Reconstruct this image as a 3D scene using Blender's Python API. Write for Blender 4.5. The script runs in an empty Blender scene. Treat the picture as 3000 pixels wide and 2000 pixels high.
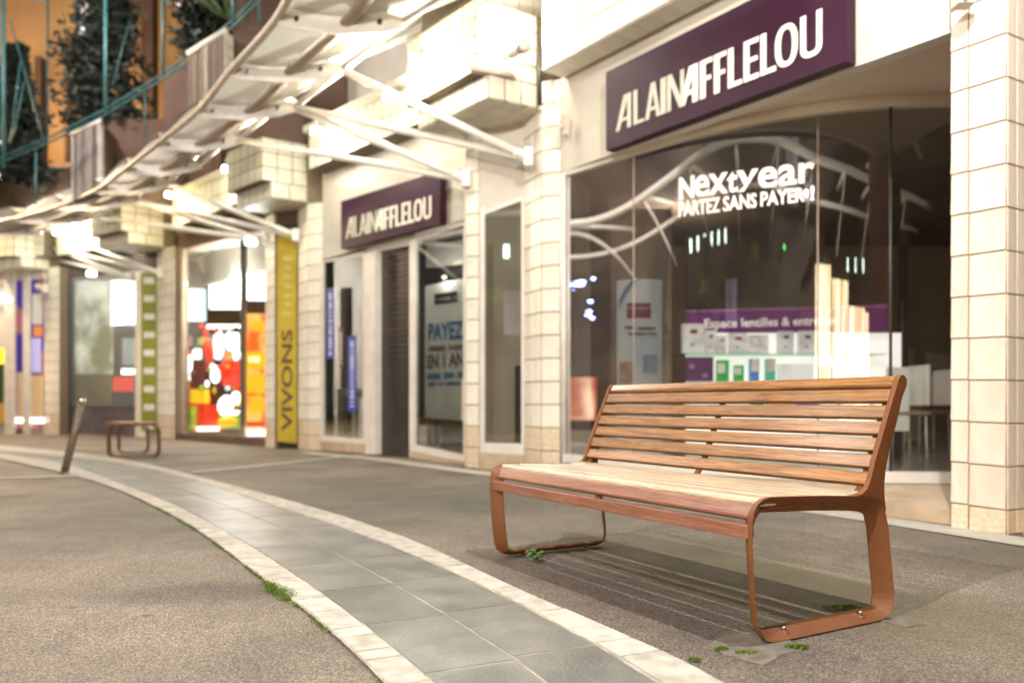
import bpy, bmesh, math, random
from mathutils import Vector, Matrix
random.seed(7)
S = bpy.context.scene
COL = S.collection
# ------------------------------------------------------------------ camera / light / exposure
F, HC, YH, CX = 2350.0, 0.76, 1182.0, 1500.0      # focal length in photo pixels, eye height, horizon row
cam = bpy.data.cameras.new('camera'); camo = bpy.data.objects.new('camera', cam); COL.objects.link(camo)
cam.sensor_width = 36; cam.lens = 36*F/3000.0; cam.shift_y = (YH-1000)/3000.0
cam.clip_end = 400; cam.clip_start = 0.05
camo.location = (0, 0, HC); camo.rotation_euler = (math.pi/2, 0, 0)
cam.dof.use_dof = True; cam.dof.focus_distance = 2.85; cam.dof.aperture_fstop = 1.5
S.camera = camo
w = bpy.data.worlds.new('World'); S.world = w; w.use_nodes = True
wn = w.node_tree.nodes; bg = wn['Background']
sky = wn.new('ShaderNodeTexSky'); sky.sky_type = 'NISHITA'; sky.sun_disc = False
sky.sun_elevation = math.radians(-4); sky.sun_rotation = math.radians(140)
mixw = wn.new('ShaderNodeMix'); mixw.data_type = 'RGBA'; mixw.inputs[0].default_value = 0.9
w.node_tree.links.new(sky.outputs[0], mixw.inputs[6]); mixw.inputs[7].default_value = (0.78, 0.72, 0.64, 1)
w.node_tree.links.new(mixw.outputs[2], bg.inputs[0]); bg.inputs[1].default_value = 0.032
vs = S.view_settings; vs.view_transform = 'Standard'; vs.look = 'None'; vs.exposure = 0.30; vs.gamma = 1.0; vs.use_curve_mapping = False

def light(name, loc, power, color, radius=0.08, kind='POINT', target=None, spot=70, blend=.4):
    l = bpy.data.lights.new(name, kind); l.energy = power; l.color = color
    if kind == 'POINT': l.shadow_soft_size = radius
    if kind == 'SPOT':
        l.shadow_soft_size = radius; l.spot_size = math.radians(spot); l.spot_blend = blend
    o = bpy.data.objects.new(name, l); COL.objects.link(o); o.location = loc
    if target is not None:
        o.rotation_euler = (Vector(target)-Vector(loc)).to_track_quat('-Z', 'Y').to_euler()
    return o
light('key_lamp', (-2.9, -1.0, 4.75), 1850, (1.0, .95, .90), .03)
light('overhead_lamp', (1.45, 2.35, 4.8), 850, (1.0, .96, .89), .035)
light('pillar_fill_light', (6.0, -1.0, 6.5), 90, (1.0, .86, .74), .5)  # added fill from the right for pillar and pavement, no fixture here
light('street_fill_light', (-9.5, 6.5, 8.2), 800, (1.0, .93, .84), .10)  # added fill over the left side of the street, no fixture here
light('terrace_wall_lamp', (-15.0, 19.5, 6.5), 2600, (1.0, .74, .45), .4)
light('terrace_wall_lamp', (-8.5, 20.8, 7.0), 300, (1.0, .70, .4), .4)
light('planter_fill_light', (-8.5, 12.5, 8.5), 1000, (1.0, .88, .86), .4)  # added only to brighten the terrace planters

# ------------------------------------------------------------------ helpers
WL = {}      # world location of things (empties are only translated when in this dict)
def V2(px, A, B):
    r = (px-CX)/F; dx, dy = B[0]-A[0], B[1]-A[1]
    t = (r*A[1]-A[0])/(dx-r*dy); return (A[0]+t*dx, A[1]+t*dy)
def V3(px, py, A, B):
    x, y = V2(px, A, B); return Vector((x, y, HC+(YH-py)/F*y))
def P3(px, py, d): return Vector(((px-CX)/F*d, d, HC+(YH-py)/F*d))
def G(px, py):
    d = F*HC/(py-YH); return Vector(((px-CX)/F*d, d, 0))
def off(A, B, o):
    dx, dy = B[0]-A[0], B[1]-A[1]; L = math.hypot(dx, dy); nx, ny = dy/L, -dx/L
    mx, my = (A[0]+B[0])/2, (A[1]+B[1])/2
    if nx*(0-mx)+ny*(0-my) < 0: nx, ny = -nx, -ny
    return (A[0]+nx*o, A[1]+ny*o), (B[0]+nx*o, B[1]+ny*o)
def nrm(A, B):
    a, b = off(A, B, 1); return Vector((a[0]-A[0], a[1]-A[1], 0))
def tag(o, label=None, cat=None, group=None, kind=None):
    if label: o['label'] = label
    if cat: o['category'] = cat
    if group: o['group'] = group
    if kind: o['kind'] = kind
    return o
def thing(name, loc, label, cat, group=None, rot=None):
    o = bpy.data.objects.new(name, None); COL.objects.link(o); o.location = loc; o.empty_display_size = .1
    if rot is not None: o.rotation_euler = rot
    else: WL[o.name] = Vector(loc)
    tag(o, label, cat, group); return o
def attach(o, p, local=False):
    if p is None: return o
    o.parent = p
    if not local and p.name in WL: o.matrix_parent_inverse = Matrix.Translation(-WL[p.name])
    return o
def mk(name, verts, faces, mat, parent=None, smooth=False, local=False):
    m = bpy.data.meshes.new(name); m.from_pydata([tuple(v) for v in verts], [], faces); m.update()
    bm = bmesh.new(); bm.from_mesh(m); bmesh.ops.recalc_face_normals(bm, faces=bm.faces); bm.to_mesh(m); bm.free()
    if mat: m.materials.append(mat)
    if smooth:
        for p in m.polygons: p.use_smooth = True
    o = bpy.data.objects.new(name, m); COL.objects.link(o); return attach(o, parent, local)
BF = [(0,1,2,3),(7,6,5,4),(0,4,5,1),(1,5,6,2),(2,6,7,3),(3,7,4,0)]
def boxv(c, s):
    x, y, z = c; a, b, d = s[0]/2, s[1]/2, s[2]/2
    return [(x-a,y-b,z-d),(x+a,y-b,z-d),(x+a,y+b,z-d),(x-a,y+b,z-d),(x-a,y-b,z+d),(x+a,y-b,z+d),(x+a,y+b,z+d),(x-a,y+b,z+d)]
BFC = [(3,2,1,0),(4,5,6,7),(0,1,5,4),(1,2,6,5),(2,3,7,6),(3,0,4,7)]
def box(name, c, s, mat, parent=None, local=False, bev=0, rz=0):
    vs_ = boxv((0,0,0), s) if rz or bev else boxv(c, s)
    if not (rz or bev): return mk(name, vs_, BFC, mat, parent, local=local)
    bm = bmesh.new(); vv = [bm.verts.new(v) for v in vs_]
    for f in BFC: bm.faces.new([vv[i] for i in f])
    if bev: bmesh.ops.bevel(bm, geom=bm.edges[:], offset=bev, segments=2, affect='EDGES', profile=.5)
    bm.transform(Matrix.Translation(c) @ Matrix.Rotation(rz, 4, 'Z'))
    bmesh.ops.recalc_face_normals(bm, faces=bm.faces)
    m = bpy.data.meshes.new(name); bm.to_mesh(m); bm.free()
    if mat: m.materials.append(mat)
    o = bpy.data.objects.new(name, m); COL.objects.link(o); return attach(o, parent, local)
def slab(name, q, back, mat, parent=None):
    """q: four 3D corners BL BR TR TL; extruded along vector back"""
    q = [Vector(v) for v in q]; b = [v+Vector(back) for v in q]
    return mk(name, q+b, [(0,1,2,3),(7,6,5,4),(0,4,5,1),(1,5,6,2),(2,6,7,3),(3,7,4,0)], mat, parent)
def pane(name, AB, x0, x1, yb, yt, mat, parent=None, o=0.0, th=.04):
    """panel on the facade plan line AB between photo columns x0,x1; yb,yt = (row at x0, row at x1); o = proud; th = thickness"""
    a, b = off(AB[0], AB[1], o); n = nrm(*AB)
    q = [V3(x0, yb[0], a, b), V3(x1, yb[1], a, b), V3(x1, yt[1], a, b), V3(x0, yt[0], a, b)]
    return slab(name, q, -n*th, mat, parent)
def wallp(name, A, B, z0, z1, th, mat, parent=None, zb=None):
    n = nrm(A, B); z0b, z1b = zb if zb else (z0, z1)
    q = [Vector((A[0],A[1],z0)), Vector((B[0],B[1],z0b)), Vector((B[0],B[1],z1b)), Vector((A[0],A[1],z1))]
    return slab(name, q, -n*th, mat, parent)
def tube(name, pts, r, mat, parent=None, n=10, local=False, closed=False, r2=None):
    pts = [Vector(p) for p in pts]; vs_, fs = [], []; N = len(pts)
    up = Vector((0,0,1)); prev = None
    for i, p in enumerate(pts):
        if closed: d = (pts[(i+1)%N]-pts[i-1]).normalized()
        else: d = (pts[min(i+1,N-1)]-pts[max(i-1,0)]).normalized()
        if prev is None:
            a = d.cross(up)
            if a.length < .05: a = d.cross(Vector((1,0,0)))
            a.normalize()
        else: a = (prev-d*prev.dot(d)).normalized()
        prev = a; b = d.cross(a); rr = r if r2 is None else r+(r2-r)*i/(N-1)
        for k in range(n):
            t = 2*math.pi*k/n; vs_.append(p+a*math.cos(t)*rr+b*math.sin(t)*rr)
    for i in range(N if closed else N-1):
        for k in range(n):
            j = (i+1)%N; fs.append((i*n+k, i*n+(k+1)%n, j*n+(k+1)%n, j*n+k))
    if not closed: fs += [tuple(range(n)), tuple(range((N-1)*n+n-1, (N-1)*n-1, -1))]
    return mk(name, vs_, fs, mat, parent, smooth=True, local=local)
def cr(pts, t):
    """Catmull-Rom through pts, t in [0,n-1]"""
    n = len(pts); i = min(int(t), n-2); f = t-i
    p = [Vector(pts[max(i-1,0)]), Vector(pts[i]), Vector(pts[i+1]), Vector(pts[min(i+2,n-1)])]
    return .5*((2*p[1])+(-p[0]+p[2])*f+(2*p[0]-5*p[1]+4*p[2]-p[3])*f*f+(-p[0]+3*p[1]-3*p[2]+p[3])*f**3)
def resample(pts, n): return [cr(pts, (len(pts)-1)*k/(n-1)) for k in range(n)]

# ------------------------------------------------------------------ materials
def mat(name, color, rough=.6, color2=None, scale=8, detail=4, bump=0, bscale=None, metal=0, spec=.5, stretch=None, emit=None, estr=0, rnd=0, contrast=(.35,.65), coat=0):
    m = bpy.data.materials.new(name); m.use_nodes = True; nt = m.node_tree; N = nt.nodes; L = nt.links
    b = N['Principled BSDF']; b.inputs['Roughness'].default_value = rough; b.inputs['Metallic'].default_value = metal
    b.inputs['Specular IOR Level'].default_value = spec; b.inputs['Base Color'].default_value = (*color, 1)
    if coat: b.inputs['Coat Weight'].default_value = coat; b.inputs['Coat Roughness'].default_value = .12
    tc = N.new('ShaderNodeTexCoord'); mp = N.new('ShaderNodeMapping'); L.new(tc.outputs['Object'], mp.inputs[0])
    if stretch: mp.inputs['Scale'].default_value = stretch
    out = None
    if color2:
        nz = N.new('ShaderNodeTexNoise'); nz.inputs['Scale'].default_value = scale; nz.inputs['Detail'].default_value = detail; L.new(mp.outputs[0], nz.inputs[0])
        rp = N.new('ShaderNodeValToRGB'); rp.color_ramp.elements[0].position = contrast[0]; rp.color_ramp.elements[1].position = contrast[1]
        rp.color_ramp.elements[0].color = (*color, 1); rp.color_ramp.elements[1].color = (*color2, 1)
        L.new(nz.outputs[0], rp.inputs[0]); out = rp.outputs[0]; L.new(out, b.inputs['Base Color'])
    if rnd:
        oi = N.new('ShaderNodeObjectInfo'); hs = N.new('ShaderNodeHueSaturation'); mr = N.new('ShaderNodeMapRange')
        mr.inputs[3].default_value = 1-rnd; mr.inputs[4].default_value = 1+rnd; L.new(oi.outputs['Random'], mr.inputs[0]); L.new(mr.outputs[0], hs.inputs['Value'])
        if out: L.new(out, hs.inputs['Color'])
        else: hs.inputs['Color'].default_value = (*color, 1)
        L.new(hs.outputs[0], b.inputs['Base Color'])
    if bump:
        nb = N.new('ShaderNodeTexNoise'); nb.inputs['Scale'].default_value = bscale or scale*3; nb.inputs['Detail'].default_value = 5; L.new(mp.outputs[0], nb.inputs[0])
        bp = N.new('ShaderNodeBump'); bp.inputs['Strength'].default_value = bump; bp.inputs['Distance'].default_value = .01
        L.new(nb.outputs[0], bp.inputs['Height']); L.new(bp.outputs[0], b.inputs['Normal'])
    if emit: b.inputs['Emission Color'].default_value = (*emit, 1); b.inputs['Emission Strength'].default_value = estr
    return m
def glassmat(name, refl, tint=(.9,.92,.9), rough=.0, face=.06):
    m = bpy.data.materials.new(name); m.use_nodes = True; nt = m.node_tree; N = nt.nodes; L = nt.links
    N.remove(N['Principled BSDF']); o = N['Material Output']
    t = N.new('ShaderNodeBsdfTransparent'); t.inputs[0].default_value = (*tint, 1)
    g = N.new('ShaderNodeBsdfGlossy'); g.inputs['Roughness'].default_value = rough; g.inputs[0].default_value = (1,1,1,1)
    lw = N.new('ShaderNodeLayerWeight'); lw.inputs[0].default_value = .35
    mr = N.new('ShaderNodeMapRange'); mr.inputs[3].default_value = face; mr.inputs[4].default_value = refl
    L.new(lw.outputs['Fresnel'], mr.inputs[0])
    x = N.new('ShaderNodeMixShader'); L.new(mr.outputs[0], x.inputs[0]); L.new(t.outputs[0], x.inputs[1]); L.new(g.outputs[0], x.inputs[2]); L.new(x.outputs[0], o.inputs[0])
    return m
M = {}
M['tile'] = mat('cream_tile', (.70,.63,.54), .22, (.60,.51,.415), 1.1, 7, .04, 20, rnd=.07, spec=.5)
M['tile_s'] = mat('pale_tile', (.78,.74,.64), .35, (.70,.65,.54), 1.5, 3, .04, 20, rnd=.07)
M['tile_base'] = mat('worn_tile', (.74,.62,.47), .35, (.56,.45,.33), 6, 6, .08, 30, rnd=.08)
M['tile_b'] = mat('balcony_tile', (.60,.57,.47), .4, (.54,.50,.41), 1.5, 3, .04, 20, rnd=.05)
M['grout_b'] = mat('balcony_grout', (.13,.10,.065), .9, (.18,.14,.09), 20)
M['grout'] = mat('grout', (.16,.085,.06), .9, (.24,.15,.11), 40)
M['grout_s'] = mat('pale_grout', (.14,.10,.065), .9, (.20,.15,.10), 30)
M['stucco'] = mat('cream_render', (.58,.54,.47), .75, (.51,.46,.395), 1.6, 6, .12, 60)
M['stucco2'] = mat('beige_render', (.5,.42,.32), .8, (.56,.47,.36), 2, 5, .1, 50)
M['white'] = mat('white_frame_paint', (.72,.68,.64), .35, (.64,.59,.54), 5, 3)
M['canopy_steel'] = mat('white_steel_paint', (.78,.76,.70), .35, (.7,.67,.6), 6, 3)
M['brown_steel'] = mat('brown_tube_paint', (.34,.27,.21), .4, (.28,.21,.16), 6, 3)
M['rim_steel'] = mat('tan_rim_paint', (.50,.42,.33), .4, (.42,.35,.27), 6, 3)
M['purple'] = mat('purple_sign', (.027,.005,.018), .5, (.034,.007,.023), 2, 3, spec=.2)
M['banner'] = mat('purple_banner', (.10,.018,.10), .6, emit=(.35,.06,.35), estr=.12)  # faint glow stands in for the shop light on the banner
M['purple_l'] = mat('purple_trim', (.36,.16,.33), .4)
M['letter'] = mat('cream_letter', (.85,.80,.72), .5)
M['letter_g'] = mat('grey_letter', (.5,.5,.42), .5)
M['dark'] = mat('dark_room', (.055,.042,.034), .8, (.075,.06,.048), 2, 3)
M['room'] = mat('room_brown', (.14,.105,.08), .8, (.18,.135,.1), 1.5, 4)
M['room_l'] = mat('room_column', (.30,.235,.17), .8, (.24,.185,.13), 1.5, 4)
M['black'] = mat('black_metal', (.03,.027,.025), .45)
M['shutter'] = mat('shutter_slat', (.036,.028,.023), .38, (.05,.038,.034), 6, rnd=.1)
M['stone'] = mat('stone_base', (.40,.30,.20), .85, (.52,.40,.28), 5, 6, .3, 40, rnd=.08)
M['glass'] = glassmat('shop_glass', .75, face=.13)
M['glass2'] = glassmat('shop_glass_plain', .6, face=.10)
M['shelf_glass'] = glassmat('shelf_glass', .4, tint=(.55,.75,.65), face=.1)
M['paper'] = mat('white_print', (.78,.77,.72), .6, (.72,.71,.66), 3)
M['blue'] = mat('blue_print', (.03,.06,.42), .5, (.025,.055,.36), 4)
M['bluet'] = mat('blue_letter', (.03,.16,.42), .5)
M['brownt'] = mat('brown_letter', (.12,.07,.05), .5)
M['red'] = mat('red_print', (.50,.03,.02), .5, (.6,.05,.03), 6)
M['darkred'] = mat('dark_red_print', (.28,.02,.05), .5)
M['yellow'] = mat('yellow_sign', (.50,.37,.04), .45, (.58,.44,.05), 3)
M['olive'] = mat('olive_panel', (.20,.24,.03), .5, (.26,.29,.04), 4)
M['green'] = mat('green_print', (.02,.30,.06), .5)
M['teal'] = mat('teal_print', (.04,.38,.30), .5)
M['teal_pipe'] = mat('teal_pipe_paint', (.035,.12,.125), .45, (.055,.16,.155), 6)
M['orange_wall'] = mat('orange_render', (.58,.36,.17), .85, (.36,.20,.09), .55, 9, .2, 20, contrast=(.3,.7))
M['brown_wall'] = mat('brown_panel_wall', (.085,.048,.03), .85, (.13,.08,.058), 1.2, 6)
M['lens'] = mat('lamp_lens', (.9,.9,.85), .3, emit=(1,.99,.92), estr=22)
M['lens_w'] = mat('warm_lamp_lens', (.9,.8,.6), .3, emit=(1,.85,.55), estr=26)
M['lens_g'] = mat('green_lamp_lens', (.8,.9,.8), .3, emit=(.75,1,.85), estr=9)
M['housing'] = mat('lamp_housing', (.5,.48,.44), .4)
M['fabric'] = mat('canopy_membrane', (.80,.79,.72), .55, (.74,.72,.64), 1.2, 4, .05, 30)
M['foliage'] = mat('fir_needles', (.014,.022,.017), .7, (.026,.036,.024), 9, 3)
M['foliage_p'] = mat('palm_leaf', (.05,.10,.03), .6, (.07,.12,.04), 6)
M['bark'] = mat('bark', (.07,.045,.03), .9, (.1,.07,.05), 20)
M['weed'] = mat('weed_leaf', (.045,.13,.022), .6, (.09,.19,.035), 30, rnd=.2)
M['moss'] = mat('moss', (.15,.21,.025), .9, (.06,.11,.015), 60)
M['bolt'] = mat('galvanised_bolt', (.5,.5,.48), .35, metal=1)
M['steel_p'] = mat('bollard_steel', (.20,.155,.115), .5, (.15,.115,.085), 12, metal=.3)
M['chrome'] = mat('polished_cap', (.75,.74,.72), .15, metal=1)

def wood(nm='oiled_hardwood', C=((.075,.030,.009),(.25,.115,.036),(.40,.215,.080)), worn=(.28,.165,.09)):
    m = bpy.data.materials.new(nm); m.use_nodes = True; N = m.node_tree.nodes; L = m.node_tree.links; b = N['Principled BSDF']
    tc = N.new('ShaderNodeTexCoord'); oi = N.new('ShaderNodeObjectInfo')
    ad = N.new('ShaderNodeVectorMath'); ad.operation = 'ADD'; L.new(tc.outputs['Object'], ad.inputs[0])
    sc = N.new('ShaderNodeMath'); sc.operation = 'MULTIPLY'; sc.inputs[1].default_value = 37; L.new(oi.outputs['Random'], sc.inputs[0]); L.new(sc.outputs[0], ad.inputs[1])
    mp = N.new('ShaderNodeMapping'); mp.inputs['Scale'].default_value = (60, 2.2, 60); L.new(ad.outputs[0], mp.inputs[0])
    n1 = N.new('ShaderNodeTexNoise'); n1.inputs['Scale'].default_value = 1.6; n1.inputs['Detail'].default_value = 8; n1.inputs['Roughness'].default_value = .68; n1.inputs['Distortion'].default_value = .6; L.new(mp.outputs[0], n1.inputs[0])
    mp2 = N.new('ShaderNodeMapping'); mp2.inputs['Scale'].default_value = (260, 9, 260); L.new(ad.outputs[0], mp2.inputs[0])
    n2 = N.new('ShaderNodeTexNoise'); n2.inputs['Scale'].default_value = 1.5; n2.inputs['Detail'].default_value = 5; L.new(mp2.outputs[0], n2.inputs[0])
    n3 = N.new('ShaderNodeTexNoise'); n3.inputs['Scale'].default_value = 3.2; n3.inputs['Detail'].default_value = 4; L.new(ad.outputs[0], n3.inputs[0])
    r = N.new('ShaderNodeValToRGB'); e = r.color_ramp.elements; e[0].position = .3; e[0].color = (*C[0],1); e[1].position = .72; e[1].color = (*C[2],1)
    x = e.new(.5); x.color = (*C[1],1); L.new(n1.outputs[0], r.inputs[0])
    mx = N.new('ShaderNodeMix'); mx.data_type = 'RGBA'; mx.blend_type = 'MULTIPLY'; mx.inputs[0].default_value = .75
    r2 = N.new('ShaderNodeValToRGB'); r2.color_ramp.elements[0].position = .36; r2.color_ramp.elements[0].color = (.52,.46,.42,1); r2.color_ramp.elements[1].position = .52; r2.color_ramp.elements[1].color = (1,1,1,1)
    L.new(n2.outputs[0], r2.inputs[0]); L.new(r.outputs[0], mx.inputs[6]); L.new(r2.outputs[0], mx.inputs[7])
    mx2 = N.new('ShaderNodeMix'); mx2.data_type = 'RGBA'; mx2.blend_type = 'MIX'; r3 = N.new('ShaderNodeMapRange'); r3.inputs[1].default_value = .45; r3.inputs[2].default_value = .75; r3.inputs[4].default_value = .35
    L.new(n3.outputs[0], r3.inputs[0]); L.new(r3.outputs[0], mx2.inputs[0]); L.new(mx.outputs[2], mx2.inputs[6]); mx2.inputs[7].default_value = (*worn,1)
    hs = N.new('ShaderNodeHueSaturation'); mr = N.new('ShaderNodeMapRange'); mr.inputs[3].default_value = .86; mr.inputs[4].default_value = 1.14; L.new(oi.outputs['Random'], mr.inputs[0]); L.new(mr.outputs[0], hs.inputs['Value']); L.new(mx2.outputs[2], hs.inputs['Color'])
    L.new(hs.outputs[0], b.inputs['Base Color'])
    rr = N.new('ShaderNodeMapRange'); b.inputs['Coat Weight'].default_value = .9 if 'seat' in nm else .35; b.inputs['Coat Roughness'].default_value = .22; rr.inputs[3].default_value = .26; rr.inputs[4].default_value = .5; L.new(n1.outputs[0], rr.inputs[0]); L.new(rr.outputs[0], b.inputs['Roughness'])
    bp = N.new('ShaderNodeBump'); bp.inputs['Strength'].default_value = .25; bp.inputs['Distance'].default_value = .003; L.new(n2.outputs[0], bp.inputs['Height']); L.new(bp.outputs[0], b.inputs['Normal'])
    return m
M['wood'] = wood()
M['wood_seat'] = wood('sheen_seat_wood', ((.36,.27,.18),(.60,.50,.36),(.74,.65,.50)), (.48,.37,.26))  # paler copy of the slat wood, varnish sheen put into its colour
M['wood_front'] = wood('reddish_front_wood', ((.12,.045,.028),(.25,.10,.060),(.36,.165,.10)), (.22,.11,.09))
M['rust'] = mat('rust_brown_powder_coat', (.165,.056,.014), .5, (.115,.036,.009), 9, 12, .25, 500, contrast=(.3,.75))

def asphalt():
    m = bpy.data.materials.new('asphalt'); m.use_nodes = True; N = m.node_tree.nodes; L = m.node_tree.links; b = N['Principled BSDF']
    tc = N.new('ShaderNodeTexCoord'); O = tc.outputs['Object']
    def noise(s, d=3, dist=0, rough=.5):
        n = N.new('ShaderNodeTexNoise'); n.inputs['Scale'].default_value = s; n.inputs['Detail'].default_value = d; n.inputs['Distortion'].default_value = dist; n.inputs['Roughness'].default_value = rough; L.new(O, n.inputs[0]); return n.outputs[0]
    def ramp(x, p0, c0, p1, c1):
        r = N.new('ShaderNodeValToRGB'); r.color_ramp.elements[0].position = p0; r.color_ramp.elements[0].color = (*c0,1); r.color_ramp.elements[1].position = p1; r.color_ramp.elements[1].color = (*c1,1); L.new(x, r.inputs[0]); return r.outputs[0]
    def mix(f, a, c, bt='MIX'):
        x = N.new('ShaderNodeMix'); x.data_type = 'RGBA'; x.blend_type = bt
        if isinstance(f, (int, float)): x.inputs[0].default_value = f
        else: L.new(f, x.inputs[0])
        for i, v in ((6, a), (7, c)):
            if isinstance(v, tuple): x.inputs[i].default_value = (*v, 1)
            else: L.new(v, x.inputs[i])
        return x.outputs[2]
    vor = N.new('ShaderNodeTexVoronoi'); vor.inputs['Scale'].default_value = 250; L.new(O, vor.inputs[0])
    sp = N.new('ShaderNodeSeparateColor'); L.new(vor.outputs['Color'], sp.inputs[0])
    base = ramp(noise(.9, 5, .3), .35, (.098,.086,.069), .68, (.190,.162,.132))
    chips = ramp(sp.outputs[0], .48, (.46,.44,.42), 1.0, (3.0,2.9,2.75))
    c = mix(.7, base, chips, 'MULTIPLY')
    fine = ramp(noise(420, 2), .3, (.55,.55,.55), .7, (1.5,1.5,1.5)); c = mix(.55, c, fine, 'MULTIPLY')
    # stains: purple-brown grime and mossy film around the bench, tyre arc on the left; also a painted dim zone mid-street
    def blob(cx, cy, rx, ry, ang, edge, nsc=2.5, namt=.5):
        mp = N.new('ShaderNodeMapping'); mp.vector_type = 'TEXTURE'; mp.inputs['Location'].default_value = (cx,cy,0); mp.inputs['Rotation'].default_value = (0,0,ang); mp.inputs['Scale'].default_value = (rx,ry,1); L.new(O, mp.inputs[0])
        ln = N.new('ShaderNodeVectorMath'); ln.operation = 'LENGTH'; L.new(mp.outputs[0], ln.inputs[0])
        a = N.new('ShaderNodeMath'); a.operation = 'MULTIPLY_ADD'; L.new(noise(nsc, 5, .4), a.inputs[0]); a.inputs[1].default_value = namt*2; a.inputs[2].default_value = -namt
        s = N.new('ShaderNodeMath'); s.operation = 'ADD'; L.new(ln.outputs['Value'], s.inputs[0]); L.new(a.outputs[0], s.inputs[1])
        r = N.new('ShaderNodeMapRange'); r.inputs[1].default_value = 1+edge; r.inputs[2].default_value = 1-edge; r.clamp = True; L.new(s.outputs[0], r.inputs[0]); return r.outputs[0]
    def scaled(x, k):
        a = N.new('ShaderNodeMath'); a.operation = 'MULTIPLY'; a.inputs[1].default_value = k; L.new(x, a.inputs[0]); return a.outputs[0]
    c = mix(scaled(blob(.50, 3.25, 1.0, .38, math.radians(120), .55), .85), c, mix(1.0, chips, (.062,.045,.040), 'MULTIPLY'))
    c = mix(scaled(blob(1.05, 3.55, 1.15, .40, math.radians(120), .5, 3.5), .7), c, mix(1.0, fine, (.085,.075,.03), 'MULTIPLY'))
    c = mix(scaled(blob(-1.0, 6.3, 2.4, 1.3, math.radians(35), .6, 1.2), .6), c, mix(1.0, fine, (.075,.077,.058), 'MULTIPLY'))  # dimmer light of the middle street put into the asphalt colour
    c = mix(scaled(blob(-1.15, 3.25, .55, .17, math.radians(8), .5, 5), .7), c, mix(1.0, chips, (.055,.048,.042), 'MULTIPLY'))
    # gum spots, hairline cracks and patchy wear
    v3 = N.new('ShaderNodeTexVoronoi'); v3.inputs['Scale'].default_value = 2.6; L.new(O, v3.inputs[0])
    gm = N.new('ShaderNodeMapRange'); gm.inputs[1].default_value = .062; gm.inputs[2].default_value = .045; gm.inputs[4].default_value = .6; L.new(v3.outputs['Distance'], gm.inputs[0])
    c = mix(gm.outputs[0], c, (.05,.045,.04))
    wv = N.new('ShaderNodeVectorMath'); wv.operation = 'ADD'; nn_ = N.new('ShaderNodeTexNoise'); nn_.inputs['Scale'].default_value = 3; nn_.inputs['Detail'].default_value = 6; L.new(O, nn_.inputs[0])
    sc_ = N.new('ShaderNodeVectorMath'); sc_.operation = 'SCALE'; sc_.inputs['Scale'].default_value = .5; L.new(nn_.outputs['Color'], sc_.inputs[0]); L.new(O, wv.inputs[0]); L.new(sc_.outputs[0], wv.inputs[1])
    v4 = N.new('ShaderNodeTexVoronoi'); v4.feature = 'DISTANCE_TO_EDGE'; v4.inputs['Scale'].default_value = .55; L.new(wv.outputs[0], v4.inputs[0])
    cm = N.new('ShaderNodeMapRange'); cm.inputs[1].default_value = .0045; cm.inputs[2].default_value = .001; cm.inputs[4].default_value = .22; L.new(v4.outputs['Distance'], cm.inputs[0])
    c = mix(cm.outputs[0], c, (.035,.03,.026))
    c = mix(.6, c, ramp(noise(5.5, 8, .8, .7), .36, (.80,.78,.78), .62, (1.12,1.08,1.06)), 'MULTIPLY')
    L.new(c, b.inputs['Base Color'])
    rr = N.new('ShaderNodeMapRange'); rr.inputs[3].default_value = .5; rr.inputs[4].default_value = .85; L.new(noise(3, 3), rr.inputs[0]); L.new(rr.outputs[0], b.inputs['Roughness'])
    bp = N.new('ShaderNodeBump'); bp.inputs['Strength'].default_value = .8; bp.inputs['Distance'].default_value = .004
    hm = mix(.5, vor.outputs['Distance'], noise(300, 3)); L.new(hm, bp.inputs['Height']); L.new(bp.outputs[0], b.inputs['Normal'])
    return m
M['asphalt'] = asphalt()
M['patch'] = mat('worn_concrete_patch', (.10,.085,.068), .85, (.165,.14,.112), 22, 6, .4, 120)
M['slate'] = mat('slate_slab', (.105,.106,.098), .33, (.19,.184,.168), 4, 10, .3, 70, rnd=.12, contrast=(.38,.66), spec=.6)
M['kerb'] = mat('pale_kerb_stone', (.34,.31,.265), .7, (.50,.46,.40), 14, 7, .4, 110, rnd=.1)
M['mortar'] = mat('mortar', (.24,.22,.18), .9, (.42,.39,.33), 9)
M['kerb_far'] = mat('pale_strip', (.36,.34,.29), .75, (.45,.42,.36), 10, 5, .2, 60)

# ------------------------------------------------------------------ ground
g = mk('ground', [(-70,-40,0),(60,-40,0),(60,90,0),(-70,90,0)], [(0,1,2,3)], M['asphalt']); tag(g, 'weathered grey brown asphalt of the pedestrian street', kind='structure')
LO = [(1500,2500),(1135,2000),(928,1815),(797,1723),(600,1567),(510,1513),(364,1442),(239,1398),(172,1385),(0,1343),(-500,1278)]
LI = [(1720,2500),(1279,2000),(1033,1812),(906,1717),(733,1602),(542,1493),(383,1430),(217,1367),(130,1350),(0,1331),(-500,1273)]
RI = [(2600,2500),(1945,2000),(1499,1763),(1355,1695),(1180,1615),(957,1532),(765,1474),(542,1398),(446,1375),(306,1350),(0,1319),(-500,1268)]
RO = [(2850,2500),(2158,2000),(1500,1729),(1403,1675),(1212,1583),(957,1500),(765,1446),(542,1388),(446,1365),(319,1337),(0,1305),(-500,1262)]
def curve_by_Y(pts):
    q = [G(*p) for p in pts]
    def f(y):
        for a, b in zip(q, q[1:]):
            if a.y <= y <= b.y: t = (y-a.y)/(b.y-a.y); return a.x+(b.x-a.x)*t
        a, b = (q[0], q[1]) if y < q[0].y else (q[-2], q[-1]); t = (y-a.y)/(b.y-a.y); return a.x+(b.x-a.x)*t
    return f, q
fLO, _ = curve_by_Y(LO); fLI, _ = curve_by_Y(LI); fRI, _ = curve_by_Y(RI); fRO, _ = curve_by_Y(RO)
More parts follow.
